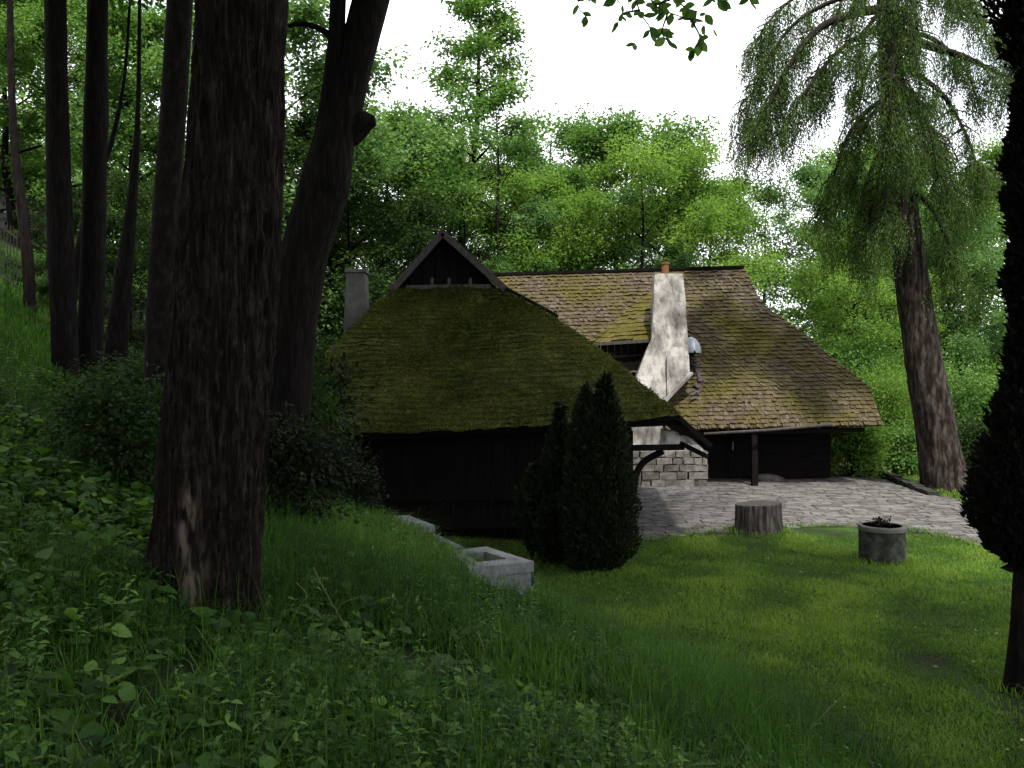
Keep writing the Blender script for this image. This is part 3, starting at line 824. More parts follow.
# ------------------------------------------------------------------ trees
def tree_meshes(seed, H, base_frac, rad, nleaf, lsize, mat, sparse=0.0, nlimb=14, trunk_r=.16, bark='bark', lean=0.0, clump=.62, shape='round', nsec=7):
    """returns (trunk mesh, crown mesh): tapered trunk with limbs, and leaf sprays set round the limb ends"""
    rg = np.random.default_rng(seed)
    tm, cm = MB(), MB()
    zs = np.linspace(-.3, H * .92, 7)
    wob = np.cumsum(rg.normal(0, .012 * H, (7, 2)), 0); wob[0] = 0
    tp = np.stack([wob[:, 0] + lean * zs, wob[:, 1], zs], -1)
    tr = trunk_r * np.array([1.25, .95, .82, .66, .48, .28, .08])
    tm.tube(tp, tr, 10, .12, 4, seed, sub=4)
    tips = []
    for k in range(nlimb):
        t = base_frac + (1 - base_frac) * (k + .5) / nlimb * .97
        z = H * t * .92
        p0 = np.array([np.interp(z, zs, tp[:, 0]), np.interp(z, zs, tp[:, 1]), z])
        s = (t - base_frac) / (1 - base_frac)
        env = {'round': math.sin(math.pi * (.18 + .80 * s)) ** .8, 'cone': 1.05 - .9 * s, 'tall': .75 * math.sin(math.pi * (.15 + .83 * s)) ** .6}[shape]
        az_ = k * 2.39996 + rg.uniform(-.4, .4)
        ln = rad * env * rg.uniform(.75, 1.15)
        up = .35 + .5 * s + rg.uniform(-.15, .2)
        d = np.array([math.cos(az_), math.sin(az_), up])
        p1 = p0 + d * ln * .5; p2 = p0 + np.array([d[0], d[1], up * .75]) * ln
        r0 = max(.015, np.interp(z, zs, tr) * .5)
        tm.tube([p0, p1, p2], [r0, r0 * .55, .012], 6, sub=3, cap=False)
        for m in range(nsec):
            tt = rg.uniform(.3, 1)
            q0 = p0 + (p2 - p0) * tt
            dd = d * .6 + rg.normal(0, .55, 3); dd[2] = abs(dd[2]) * .6
            q1 = q0 + unit(dd) * ln * rg.uniform(.25, .5)
            tm.tube([q0, (q0 + q1) / 2 + rg.normal(0, .05, 3), q1], [r0 * .35, r0 * .2, .006], 4, cap=False)
            tips += [q1, (q0 + q1) / 2 + rg.normal(0, .1, 3)]
        tips.append(p2)
    tips.append(tp[-1] + [0, 0, .2])
    tips = np.array(tips)
    if sparse: tips = tips[(rg.uniform(0, 1, len(tips)) > sparse * .4) & (fbm(tips, .55, 2, seed) > -.55 + sparse * 1.6)]
    per = nleaf // len(tips)
    cs = clump * rg.uniform(.6, 1.3, len(tips)) * (rad / 3.2) ** .7
    off = unit(rg.normal(0, 1, (len(tips), per, 3))) * (rg.uniform(0, 1, (len(tips), per, 1)) ** .5 * 1.5) * np.array([1, 1, .72]) * rg.uniform(.7, 1.35, (len(tips), 1, 3))
    # sprays: pull leaves on to short twig lines so the outline is feathery
    C = tips[:, None, :] + off * cs[:, None, None]
    C = C.reshape(-1, 3)
    D = off.reshape(-1, 3) * [1, 1, .3] + rg.normal(0, .5, C.shape) + [0, 0, -.35]
    Nn = rg.normal(0, .55, C.shape) + [0, 0, 1]
    sz = lsize * rg.uniform(.6, 1.3, len(C))
    V, f = leaf_quads(C, D, Nn, sz, sz * .62, .12)
    cm.add(V, f, np.repeat(np.clip(np.repeat(rg.normal(.5, .19, len(tips)), per) + rg.normal(0, .17, len(C)), 0, 1), 4))
    to = tm.build('trunk', M[bark], smooth=True); co = cm.build('crown', mat)
    me = (to.data, co.data)
    bpy.data.objects.remove(to); bpy.data.objects.remove(co)
    return me

def tree(name, label, meshes, loc, scale=1.0, rot=0.0, sxy=1.0, group=None, mat=None, cat='tree'):
    T = thing(name, label, cat, loc, group)
    T.scale = (scale * sxy, scale * sxy, scale); T.rotation_euler = (0, 0, rot)
    for nm, me in zip(('trunk', 'crown'), meshes):
        o = bpy.data.objects.new(nm, me); COL.objects.link(o); o.parent = T
    return T

PA = {k: tree_meshes(100 + k, 12, .16, 3.6, 58000, .125, M[m], clump=.46, nlimb=24, sparse=.10) for k, m in ((0, 'leaf_mid'), (1, 'leaf_bright'), (2, 'leaf_cool'))}
PA[3] = tree_meshes(140, 16, .14, 3.0, 36000, .115, M['leaf_mid'], sparse=.05, nlimb=44, shape='cone', clump=.30, nsec=6)
PA[4] = tree_meshes(141, 14, .3, 2.3, 8000, .11, M['leaf_cool'], sparse=.45, nlimb=13, shape='tall', clump=.5)
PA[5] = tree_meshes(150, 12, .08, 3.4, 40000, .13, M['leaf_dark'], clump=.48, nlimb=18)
PA[6] = tree_meshes(160, 12, .12, 3.9, 62000, .115, M['leaf_bright'], nlimb=26, clump=.45, sparse=.10)
H_OF = {0: 12, 1: 12, 2: 12, 3: 16, 4: 14, 5: 12, 6: 12}
def bg_tree(px, Y, top, kind, label, sxy=1.0, rot=0.0, name='broadleaf_tree', group='trees behind the houses'):
    x = (px - 512) / F * Y; z = float(terrain(x, Y))
    Ht = CAMZ + (384 - top) / F * Y - z
    return tree(name, label, PA[kind], (x, Y, z - .1), Ht / (H_OF[kind] * 1.0), rot, sxy, group)
BT = [
 (398, 42, 92, 0, 'dense green tree rising just behind the front gable, left of the tall thin tree', 1.0),
 (352, 34, 150, 5, 'dark low tree behind the grey chimney of the front house', 1.1),
 (446, 54, 125, 6, 'rounded yellow green tree between the dense gable tree and the tall thin tree', .9),
 (503, 46, -60, 3, 'very tall thin tree with loose top standing high above the house roofs', 1.15),
 (545, 44, 165, 1, 'light green spreading tree directly over the ridge left of the chimney', 1.0),
 (560, 58, 108, 2, 'greyish green tree right behind the tall thin tree', 1.0),
 (612, 48, 100, 0, 'broad full tree with rounded top left of the white chimney', 1.05),
 (672, 44, 122, 6, 'broad yellow green tree with domed top above the chimney pot', 1.0),
 (705, 52, 165, 1, 'lower light tree at the right end of the house ridge', .9),
 (768, 56, 168, 4, 'slender sparse tree in the sky gap right of the ridge', .9),
 (822, 50, 150, 2, 'tall pale tree at the right edge of the sky gap', .95),
 (850, 38, 222, 6, 'wide bushy tree above the right slope of the back roof', 1.05),
 (905, 46, 170, 0, 'green tree showing behind the leaning conifer trunk', 1.0),
 (965, 42, 190, 2, 'grey green tree between the conifer trunk and the dark clipped tree', 1.0),
 (1020, 46, 130, 1, 'light tree behind the dark clipped tree at the right', 1.0),
 (880, 60, 130, 1, 'distant light tree seen through the conifer branches', 1.0),
 (497, 40, 70, 4, 'thin bare-stemmed tree behind the right slope of the front gable', .9),
 (642, 41, 140, 4, 'thin stemmed tree just left of the chimney pot', 1.0),
 (462, 39, 160, 4, 'small thin tree behind the tip of the front gable', 1.0),
 (15, 33, -40, 0, 'green tree above the stone wall on the hillside', 1.1),
 (75, 40, -60, 0, 'tall green tree behind the pair of straight trunks', 1.1),
 (125, 34, -10, 0, 'tall leafy tree between the pair of straight trunks and the thick trunk', 1.0),
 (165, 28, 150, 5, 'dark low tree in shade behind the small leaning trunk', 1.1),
 (240, 36, -30, 2, 'green tree mostly behind the huge furrowed trunk', 1.1),
 (310, 38, 90, 5, 'leafy tree seen between the huge trunk and the forked trunk', 1.0),
 (345, 50, 60, 5, 'tall tree behind the forked leaning trunk', 1.0),
 (60, 27, 190, 5, 'small leafy tree on the slope between the far straight trunks', 1.1),
]
rt = random.Random(4)
for (px, Y, top, kind, lab, sxy) in BT:
    bg_tree(px, Y, top, kind, lab, sxy, rt.uniform(0, 6.28))
# far wood that reads as one mass
rg = np.random.default_rng(77)
cs = []
for k in range(150):
    a = rg.uniform(-62, 62); Y = rg.uniform(62, 100)
    px = 512 + a / Y * F
    if 700 < px < 815 or px < -120 or px > 1150: continue
    hgt = rg.uniform(9, 15) * Y / 75
    if px > 640: hgt *= .8
    z0 = float(terrain(a, Y)) if a < -20 else 0
    c = np.array([a, Y, z0]) + rg.normal(0, 1, (420, 3)) * [2.6, 2.6, 0] + np.stack([0 * np.arange(420), 0 * np.arange(420), hgt * (1 - rg.power(1.6, 420) * .95)], -1)
    cs.append(c)
C = np.concatenate(cs); sz = rg.uniform(.35, .7, len(C))
V, f = leaf_quads(C, rg.normal(0, 1, C.shape), rg.normal(0, .6, C.shape) + [0, 0, 1], sz, sz * .7, .1)
tag(MB().add(V, f, np.repeat(rg.uniform(0, 1, len(C)), 4)).build('far_woods', M['leaf_mid']), 'mass of green woodland far behind the houses', 'woods', kind='stuff')

# near left trunks: tube through pixel stations, with crowns above the frame
CROWN = tree_meshes(300, 12, .10, 5.2, 30000, .24, M['leaf_mid'], nlimb=18, clump=.75)[1]
CROWN2 = tree_meshes(301, 12, .10, 5.2, 30000, .24, M['leaf_dark'], nlimb=18, clump=.75)[1]
def stem_pts(st):
    return [at(px, py, Y) for px, py, w_, Y in st], [w_ / 2 / F * Y for px, py, w_, Y in st]
def near_tree(name, label, st, zb, crown=None, seg=28, amp=.10, freq=4, ridges=0, mat='bark', seed=0, sub=10, extra=None, group=None, flare=None, top=None):
    P, Rr = stem_pts(st)
    b = P[0].copy(); b[2] = zb - .25
    T = thing(name, label, 'tree', (b[0], b[1], zb), group)
    loc = np.array([b[0], b[1], zb])
    P = [b] + P; Rr = [Rr[0] * 1.12] + Rr
    d = (P[-1] - P[-2]); d /= np.linalg.norm(d)
    up = top or 4.0
    P += [P[-1] + d * up]; Rr += [Rr[-1] * .6]
    mb = MB(); mb.tube([p - loc for p in P], Rr, seg, amp, freq, seed, sub=sub, ridges=ridges, flare=flare)
    if flare is not None:
        Vt = mb.v[-1]; wv = np.sin(Vt[:, 2] * 7) * .03; nn_ = fbm(Vt * [1, 1, .35], 14, 3, 6)
        mb.r[-1] = np.clip(1.6 * np.exp(-((Vt[:, 0] - .03 - wv - .10 * (Vt[:, 2] - .3)) / .05) ** 2) * np.clip((.95 - Vt[:, 2]) / .25, 0, 1) * (Vt[:, 1] < 0) * np.clip(.35 + 3.0 * nn_, 0, 1) * np.clip(.6 + 1.5 * fbm(Vt * [1, 1, .2], 45, 2, 9), 0, 1), 0, 1)
    if extra: extra(mb, loc)
    mb.build('trunk', M[mat], T, smooth=True)
    if crown:
        me, s, dz = crown
        c = bpy.data.objects.new('crown', me); COL.objects.link(c); c.parent = T
        c.location = tuple(P[-1] - loc + np.array([0, 0, dz])); c.scale = (s, s, s); c.rotation_euler = (0, 0, seed)
    return T
G = 'tall trunks on the left slope'
def tz(px, Y): return float(terrain((px - 512) / F * Y, Y))
near_tree('straight_tree', 'straight bare trunk, farthest left of the tall slope trunks', [(65, 353, 25, 16), (60, 220, 24, 16), (57, 100, 21, 16), (55, -10, 20, 16)], tz(65, 16), (CROWN, .8, -4), seed=1, group=G)
near_tree('straight_tree', 'straight bare trunk with a small knot, second from the left on the slope', [(90, 348, 25, 16.6), (94, 220, 22, 16.6), (96, 118, 23, 16.6), (97, 60, 20, 16.6), (98, -10, 19, 16.6)], tz(90, 16.6), (CROWN, .7, -4), seed=2, group=G)
near_tree('thin_tree', 'thin dark sapling leaning between the two straight trunks', [(72, 300, 9, 19), (82, 240, 9, 19), (98, 180, 6, 19), (112, 140, 5, 19), (124, 80, 3.5, 19), (130, 0, 2.5, 19), (132, -60, 2, 19)], tz(72, 19), None, seed=3, seg=12, top=1.5, group=G)
near_tree('thin_tree', 'thin grey trunk near the stone wall at the far left', [(29, 282, 11, 24), (24, 220, 10, 24), (17, 170, 8, 24), (12, 100, 7, 24), (10, 0, 6, 24), (9, -60, 4, 24)], tz(29, 24), None, seed=13, seg=12, top=3, group=G)
near_tree('leaning_tree', 'dark leaning trunk in shade between the straight pair and the thick trunk', [(117, 345, 22, 20), (124, 275, 17, 20), (133, 190, 9, 20), (138, 110, 5, 20), (140, -20, 3, 20)], tz(117, 20), None, seed=4, group=G)
near_tree('thick_tree', 'thick dark trunk close beside the huge furrowed trunk', [(157, 430, 33, 10), (159, 380, 29, 10), (163, 255, 25, 10), (172, 130, 25, 10), (180, 0, 25, 10)], tz(158, 10), (CROWN2, 1.0, -2), seed=5, seg=36, ridges=5, amp=.05, mat='bark_smooth', group=G)
# huge furrowed trunk, with a bleached bark scar and a dark hollow low on the front
def flare5(th, t, V):
    zr = V[..., 2]
    ang = np.arctan2(V[..., 1] , V[..., 0])
    root = 1 + .16 * np.exp(-np.maximum(zr - .0, 0) / .22) * (1 + .5 * np.cos(ang * 5 + 1))
    x = V[..., 0]; y_ = V[..., 1]
    front = y_ < 0
    hol = np.exp(-((x - .16) / .06) ** 2 - ((zr - .36) / .28) ** 4) * front
    scar = np.exp(-((x + .0 - .02 * np.sin(zr * 9)) / .035) ** 2) * np.clip((1.0 - zr) / .3, 0, 1) * front
    return root * (1 - .28 * hol + .05 * scar)
near_tree('huge_tree', 'huge furrowed trunk in the left foreground with a pale scar at its foot', [(202, 588, 102, 5.5), (208, 520, 100, 5.5), (212, 475, 100, 5.5), (222, 360, 98, 5.5), (229, 255, 96, 5.5), (237, 120, 89, 5.5), (243, -10, 84, 5.5)],
          tz(202, 5.5), (CROWN, 1.05, -1.0), seg=400, amp=.13, freq=14, ridges=26, mat='bark_big', seed=6, sub=34, flare=flare5, top=3.5, group=G)
def fork(mb, loc):
    P, Rr = stem_pts([(322, 175, 34, 10), (330, 110, 22, 9.95), (334, 60, 17, 9.9), (338, -5, 16, 9.9)])
    P.append(P[-1] + [.1, 0, 4]); Rr.append(.06)
    mb.tube([p - loc for p in P], Rr, 24, .08, 5, 41, sub=8, ridges=7)
    P, Rr = stem_pts([(336, 132, 34, 10.06), (350, 127, 36, 10.05), (364, 122, 25, 10.03), (375, 120, 11, 10.02)])
    mb.tube([p - loc for p in P], Rr, 26, .22, 6, 44, sub=6)
    P, Rr = stem_pts([(335, 40, 10, 9.9), (322, 30, 6, 9.9), (305, 24, 5, 9.8), (288, 26, 4, 9.8)])
    mb.tube([p - loc for p in P], Rr, 10, .08, 5, 45, sub=5)
near_tree('forked_tree', 'leaning forked trunk with a knob, beside the huge furrowed trunk', [(284, 440, 50, 10), (291, 340, 46, 10), (305, 255, 47, 10), (325, 185, 50, 10), (337, 130, 38, 10), (352, 75, 36, 10), (372, -5, 35, 10)], tz(284, 10), (CROWN2, 1.25, -1.2),
          seg=44, ridges=6, amp=.09, seed=7, extra=fork, group=G)

# trees off the picture whose crowns shade the bank and lawn
def shade_tree(x, y, zc, s, me, lab, rot):
    z = float(terrain(x, y)); T = thing('shade_tree', lab, 'tree', (x, y, z), 'trees standing round the viewpoint')
    mb = MB(); mb.tube([(0, 0, -.3), (0, 0, 3), (.1, 0, zc - z + 5 * s)], [.3, .25, .1], 14, .1, 4, 3, sub=4); mb.build('trunk', M['bark'], T, smooth=True)
    c = bpy.data.objects.new('crown', me); COL.objects.link(c); c.parent = T; c.location = (0, 0, zc - z); c.scale = (s, s, s); c.rotation_euler = (0, 0, rot)
shade_tree(1.5, -5.0, 6.5, 1.0, CROWN, 'tall leafy tree standing just behind the viewpoint', 1)
shade_tree(-5.5, -2.5, 7.5, 1.0, CROWN2, 'tall leafy tree on the bank behind the viewpoint', 2)
shade_tree(2.3, .6, 8.0, 1.0, CROWN2, 'tall leafy tree at the foot of the bank outside the view', 3)
shade_tree(6.6, 1.2, 8.0, 1.0, CROWN2, 'tall leafy tree beside the lawn outside the view', 5)
shade_tree(-4.2, .6, 6.8, 1.0, CROWN2, 'tall leafy tree on the bank left of the viewpoint', 7)
shade_tree(-8.0, 4.0, 8.0, 1.0, CROWN, 'tall leafy tree high on the left slope outside the view', 4)

# ------------------------------------------------------------------ weeping conifer
rg = np.random.default_rng(55)
st = [(945, 486, 46, 24.4), (940, 455, 40, 24.4), (931, 400, 36, 24.4), (922, 350, 34, 24.4), (908, 250, 29, 24.4), (897, 150, 25, 24.4), (890, 50, 22, 24.4), (886, -40, 18, 24.4), (884, -150, 12, 24.4)]
P, Rr = stem_pts(st); loc = np.array([P[0][0], P[0][1], 0.0])
T = thing('weeping_conifer', 'tall leaning conifer with drooping branches beside the paved yard', 'tree', tuple(loc))
b = P[0].copy(); b[2] = -.2
mb = MB(); mb.tube([p - loc for p in [b] + P], [Rr[0] * 1.2] + Rr, 60, .10, 5, 8, sub=10, ridges=4)
cm, bm_ = MB(), MB()
brs = [
 [(890, 8, 0), (850, 15, -.6), (815, 32, -1.0), (782, 78, -1.2), (760, 128, -1.2), (748, 165, -1.2)],
 [(887, -6, 0), (842, -2, -.3), (792, 26, -.3), (757, 82, -.2), (742, 138, 0)],
 [(888, 22, 0), (842, 48, -.8), (805, 92, -1.6), (780, 140, -1.8)],
 [(892, 0, 0), (860, -20, .5), (810, -12, 1.0), (770, 20, 1.3), (750, 55, 1.4)],
 [(895, 92, 0), (866, 112, -.4), (846, 140, -.5), (832, 185, -.5), (824, 225, -.5)],
 [(903, 138, 0), (882, 150, .6), (864, 188, .9), (852, 235, 1.0)],
 [(890, 32, 0), (930, 46, -.4), (965, 57, -.8), (996, 72, -1.0), (1035, 86, -1.2)],
 [(893, 62, 0), (936, 88, -.9), (964, 130, -1.3), (984, 190, -1.4)],
 [(898, 108, 0), (930, 128, .7), (948, 168, 1.0), (957, 205, 1.1)],
 [(892, 40, 0), (893, 62, -1.6), (890, 100, -2.4), (888, 150, -2.6)],
 [(889, 10, 0), (905, 12, -1.4), (915, 45, -2.3), (920, 90, -2.6)],
 [(895, 85, 0), (915, 95, -1.2), (930, 130, -1.8), (938, 180, -1.9)],
 [(904, 190, 0), (925, 200, -.5), (945, 235, -.8), (955, 280, -.9)],
 [(888, -10, 0), (930, -20, .8), (985, 10, 1.4), (1030, 60, 1.6)],
 [(888, -30, 0), (925, -35, -1.0), (960, -10, -1.8), (990, 40, -2)],
 [(890, -20, 0), (875, -30, -1.3), (858, 0, -2.2), (845, 60, -2.5)],
 [(900, 160, 0), (885, 170, -.8), (872, 205, -1.2), (866, 245, -1.3)],
]
for k in range(13):
    py = -70 + 240 * (k + .5) / 13; px = np.interp(py, [-150, -40, 50, 150, 250], [884, 886, 890, 897, 908]); a = k * 2.4 + .5; ln = rg.uniform(50, 105) * (1.0 if math.cos(a) > 0 else .55); ca = math.cos(a)
    brs.append([(px, py, 0), (px + ca * ln * .45, py + 6, math.sin(a) * 1.3), (px + ca * ln * .8, py + 34, math.sin(a) * 2.2), (px + ca * ln, py + 75, math.sin(a) * 2.6)])
Cs, Ds, Ls, Ws, Rn = [], [], [], [], []
for bi, br in enumerate(brs):
    p3 = np.array([at(px, py, 24.4 + dy) for px, py, dy in br]); ln = np.sum(np.linalg.norm(np.diff(p3, axis=0), axis=1))
    r0 = .15 if bi in (0, 6) else .09
    sp, sr = spline(p3, np.linspace(r0, .012, len(p3)), 6)
    bm_.tube([p - loc for p in sp], sr, 7, cap=False)
    fb = poly3(sp)
    for k in range(max(5, int(ln * (7.5 if bi < 6 else 8.0)))):
        t = rg.uniform(.28 if bi in (0, 1, 2, 3, 6) else .12, 1) ** .75
        s0 = fb(np.array([t]))[0]; dr = unit(np.array([rg.normal(), rg.normal(), 0])); sl_ = rg.uniform(.25, .75)
        s1 = s0 + dr * sl_ * .7 + [0, 0, -sl_ * .35]; s2 = s0 + dr * sl_ + [0, 0, -sl_ * 1.1]
        bm_.tube([s0 - loc, s1 - loc, s2 - loc], [.022, .014, .006], 4, cap=False, sub=2)
        Lm = (.35 + 1.0 * t) * rg.uniform(.6, 1.3) * (1.0 if bi < 6 or bi in (8, 13) else .68)
        for q_ in range(26):
            tq = rg.uniform(0, 1); o = (s0 * (1 - tq) ** 2 + 2 * s1 * tq * (1 - tq) + s2 * tq * tq) + rg.normal(0, .07, 3)
            L_ = Lm * rg.uniform(.35, 1.1); nq = max(3, int(L_ / .06)); tt = np.linspace(0, 1, nq); drift = rg.normal(0, .13, 2)
            pts = o + np.stack([drift[0] * tt + .035 * np.sin(tt * 6 + q_), drift[1] * tt, -L_ * tt], -1)
            Cs.append(pts + rg.normal(0, .016, pts.shape)); Ds.append(np.stack([rg.normal(0, .5, nq), rg.normal(0, .5, nq), -np.ones(nq)], -1))
            Ls.append(rg.uniform(.06, .14, nq) * (1 - .4 * tt)); Ws.append(rg.uniform(.016, .034, nq)); Rn.append(np.clip(rg.normal(.62 - .45 * tt[None, :], .2, (1, nq))[0], 0, 1))
C = np.concatenate(Cs); D = np.concatenate(Ds); Ln = np.concatenate(Ls); Wd = np.concatenate(Ws); Rv = np.concatenate(Rn)
V, f = leaf_quads(C - loc, D, rg.normal(0, 1, C.shape) * [1, 1, .1], Ln, Wd)
cm.add(V, f, np.repeat(Rv, 4))
# greener upright tufts along the branches and close to the stem
mb.build('trunk', M['bark_conifer'], T, smooth=True); bm_.build('boughs', M['twig'], T, smooth=True); cm.build('crown', M['needle'], T)

# ------------------------------------------------------------------ clipped evergreens
def evergreen(name, label, loc, lobes, n, mat, seed, lsize=.09, stem=None, cat='shrub', group=None):
    rg = np.random.default_rng(seed); T = thing(name, label, cat, loc, group)
    cm, tm = MB(), MB(); tot = sum(l[3] for l in lobes)
    for (cx, cy_, prof_, wgt) in lobes:      # prof_: list of (z, radius)
        z = np.array([a for a, b in prof_]); r = np.array([b for a, b in prof_]); m = int(n * wgt / tot)
        # area weighted heights
        zz = np.linspace(z[0], z[-1], 200); cdf = np.cumsum(np.interp(zz, z, r) + .02); cdf /= cdf[-1]
        zi = np.interp(rg.uniform(0, 1, m), cdf, zz); ai = rg.uniform(0, 2 * math.pi, m)
        q = np.stack([np.cos(ai), np.sin(ai), zi * 1.2], -1)
        ri = np.interp(zi, z, r) * (1 - .55 * rg.uniform(0, 1, m) ** 2.0) * (1 + .40 * fbm(q + [cx, cy_, 0], 2.4, 3, seed) + .22 * np.maximum(0, noise(q, 7, seed + 2))) 
        C = np.stack([cx + ri * np.cos(ai), cy_ + ri * np.sin(ai), zi], -1)
        D = np.stack([np.cos(ai) * .7, np.sin(ai) * .7, np.full(m, .9)], -1) + rg.normal(0, .45, (m, 3))
        sz = lsize * rg.uniform(.5, 1.4, m); lg = rg.uniform(0, 1, m) < .05; sz = np.where(lg, sz * 1.6, sz)
        V, f = leaf_quads(C, D, rg.normal(0, 1, C.shape), sz, np.where(lg, sz * .16, sz * .38))
        cm.add(V, f, np.repeat(np.clip(rg.normal(.45, .22, m) , 0, 1), 4))
        tm.tube([(cx * .3, cy_ * .3, -.1), (cx * .8, cy_ * .8, z[0] + .2), (cx, cy_, z[-1] * .92)], [.07, .05, .012], 8, sub=3)
        # inner dead twigs make it opaque
        m2 = m // 5; zi = np.interp(rg.uniform(0, 1, m2), cdf, zz); ai = rg.uniform(0, 6.28, m2); ri = np.interp(zi, z, r) * .5 * rg.uniform(.2, 1, m2)
        C = np.stack([cx + ri * np.cos(ai), cy_ + ri * np.sin(ai), zi], -1)
        V, f = leaf_quads(C, rg.normal(0, 1, C.shape), rg.normal(0, 1, C.shape), lsize * 2.2, lsize * 1.2); cm.add(V, f, 0.05)
    if stem: tm.tube(*stem, 24, .06, 6, seed, sub=6)
    tm.build('trunk', M['bark'], T, smooth=True); cm.build('crown', mat, T)
    return T
GT = 'dark evergreens before the front house'
x, y = gp(606, 568); evergreen('thuja', 'tallest narrow dark evergreen spire at the house corner', (x, y, 0), [(0, 0, [(.0, .25), (.3, .42), (1.2, .44), (2.0, .32), (2.7, .17), (3.17, .02)], 1)], 15000, M['thuja'], 3, .08, group=GT)
x, y = gp(585, 568); evergreen('thuja', 'second narrow dark spire close left of the tallest evergreen', (x, y - .1, 0), [(0, 0, [(.0, .22), (.4, .34), (1.2, .33), (2.0, .27), (2.6, .14), (2.95, .02)], 1)], 11000, M['thuja'], 4, .08, group=GT)
x, y = gp(560, 560); evergreen('thuja', 'wide low dark evergreen bush bulging left of the two spires', (x, y, 0), [(0, 0, [(.1, .30), (.5, .50), (1.1, .52), (1.6, .38), (2.1, .16), (2.65, .02)], 1), (-.40, -.05, [(.2, .15), (.7, .36), (1.2, .30), (1.65, .03)], .5), (-.1, -.3, [(.1, .2), (.5, .34), (1.0, .28), (1.4, .03)], .4)], 14000, M['thuja'], 5, .08, group=GT)
# clipped dark tree at the right edge
x0, y0 = gp(1024, 690)
def pz(py): return CAMZ + (384 - py) / F * y0
def pr(px): return x0 - (px - 512) / F * y0
evergreen('clipped_tree', 'dark clipped evergreen tree on a bare trunk at the right edge', (x0, y0, 0),
          [(-.02, 0, [(pz(568), .05), (pz(550), .28), (pz(520), pr(981)), (pz(480), pr(980)), (pz(445), pr(992)), (pz(425), .12)], 1),
           (.06, .05, [(pz(455), .1), (pz(425), .28), (pz(385), pr(1006)), (pz(330), pr(1010)), (pz(300), .10)], .8),
           (.04, -.05, [(pz(320), .1), (pz(290), .24), (pz(240), pr(1011)), (pz(195), .22), (pz(175), .08)], .6),
           (.08, .05, [(pz(192), .08), (pz(165), .22), (pz(125), pr(1013)), (pz(92), .12), (pz(74), .02)], .5),
           (0.1, .2, [(pz(60), .1), (pz(45), .15), (pz(20), .22), (pz(-20), .32), (pz(-60), .2), (pz(-80), .03)], .22)], 30000, M['thuja_red'], 6, .085,
          stem=([(0, 0, -.15), (0, 0, .1), (.03, 0, .6), (.06, 0, 1.4)], [.22, .18, .15, .13]), cat='tree')

# ------------------------------------------------------------------ shrubs
def shrub_mesh(seed, mat, n, lsize, rad=(1, 1, .8), clumps=26, droop=-.3):
    rg = np.random.default_rng(seed); cm, tm = MB(), MB()
    for k in range(clumps):
        a = rg.uniform(0, 6.28); rr = rg.uniform(.1, 1) ** .6; z = rg.uniform(.1, 1)
        c = np.array([math.cos(a) * rr * rad[0] * (1.05 - .55 * z), math.sin(a) * rr * rad[1] * (1.05 - .55 * z), z * rad[2] * 1.5])
        tm.tube([(rg.normal(0, .08), rg.normal(0, .08), -.08), c * [.4, .4, .6], c], [.02, .014, .005], 5, cap=False, sub=2)
        m = n // clumps; off = rg.normal(0, 1, (m, 3)) * [.24, .24, .17] * np.mean(rad)
        D = off * [1, 1, .4] + rg.normal(0, .35, off.shape) * .4 + [0, 0, droop * .15]
        sz = lsize * rg.uniform(.5, 1.3, m); V, f = leaf_quads(c + off, D, rg.normal(0, .5, off.shape) + [0, 0, 1], sz, sz * .6, .12)
        cm.add(V, f, np.repeat(np.clip(rg.normal(.5, .2, m) + rg.normal(0, .12), 0, 1), 4))
    a, b = tm.build('stems', M['twig']), cm.build('foliage', mat); me = (a.data, b.data)
    bpy.data.objects.remove(a); bpy.data.objects.remove(b); return me
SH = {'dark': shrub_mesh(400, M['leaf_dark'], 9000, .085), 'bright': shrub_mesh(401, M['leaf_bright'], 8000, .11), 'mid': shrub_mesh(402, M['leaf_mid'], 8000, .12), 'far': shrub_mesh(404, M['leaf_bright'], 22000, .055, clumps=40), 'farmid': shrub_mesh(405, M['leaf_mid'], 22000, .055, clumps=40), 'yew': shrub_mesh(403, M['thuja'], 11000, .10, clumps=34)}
def shrub(label, kind, px, Y, hw, h, group, rot=0.0, name='shrub'):
    x = (px - 512) / F * Y; z = float(terrain(x, Y)); T = thing(name, label, 'shrub', (x, Y, z), group)
    T.scale = (hw, hw, h / 1.4); T.rotation_euler = (0, 0, rot)
    for nm, me in zip(('stems', 'foliage'), SH[kind]):
        o = bpy.data.objects.new(nm, me); COL.objects.link(o); o.parent = T
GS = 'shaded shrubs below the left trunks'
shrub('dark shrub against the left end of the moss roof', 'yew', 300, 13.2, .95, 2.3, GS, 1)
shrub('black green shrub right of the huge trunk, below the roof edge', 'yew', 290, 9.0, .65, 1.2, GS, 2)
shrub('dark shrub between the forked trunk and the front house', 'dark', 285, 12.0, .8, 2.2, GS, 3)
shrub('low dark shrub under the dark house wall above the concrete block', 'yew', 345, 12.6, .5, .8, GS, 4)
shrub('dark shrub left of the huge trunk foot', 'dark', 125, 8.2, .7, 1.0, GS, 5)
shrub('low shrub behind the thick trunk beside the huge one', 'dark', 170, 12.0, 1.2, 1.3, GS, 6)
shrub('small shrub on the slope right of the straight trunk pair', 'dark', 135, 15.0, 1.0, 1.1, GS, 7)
GR_ = 'shrubs beyond the paved yard'
shrub('round green shrub at the right corner of the back house', 'bright', 853, 27.5, 1.1, 1.9, GR_, 1)
shrub('bright leafy shrub taller than the others behind the stone edging', 'far', 884, 31, 1.5, 3.4, GR_, 2)
shrub('small shrub just left of the conifer trunk foot', 'mid', 905, 28.5, .8, 1.5, GR_, 3)
shrub('leafy shrub right of the conifer trunk foot', 'dark', 990, 25.5, 1.1, 2.0, GR_, 4)
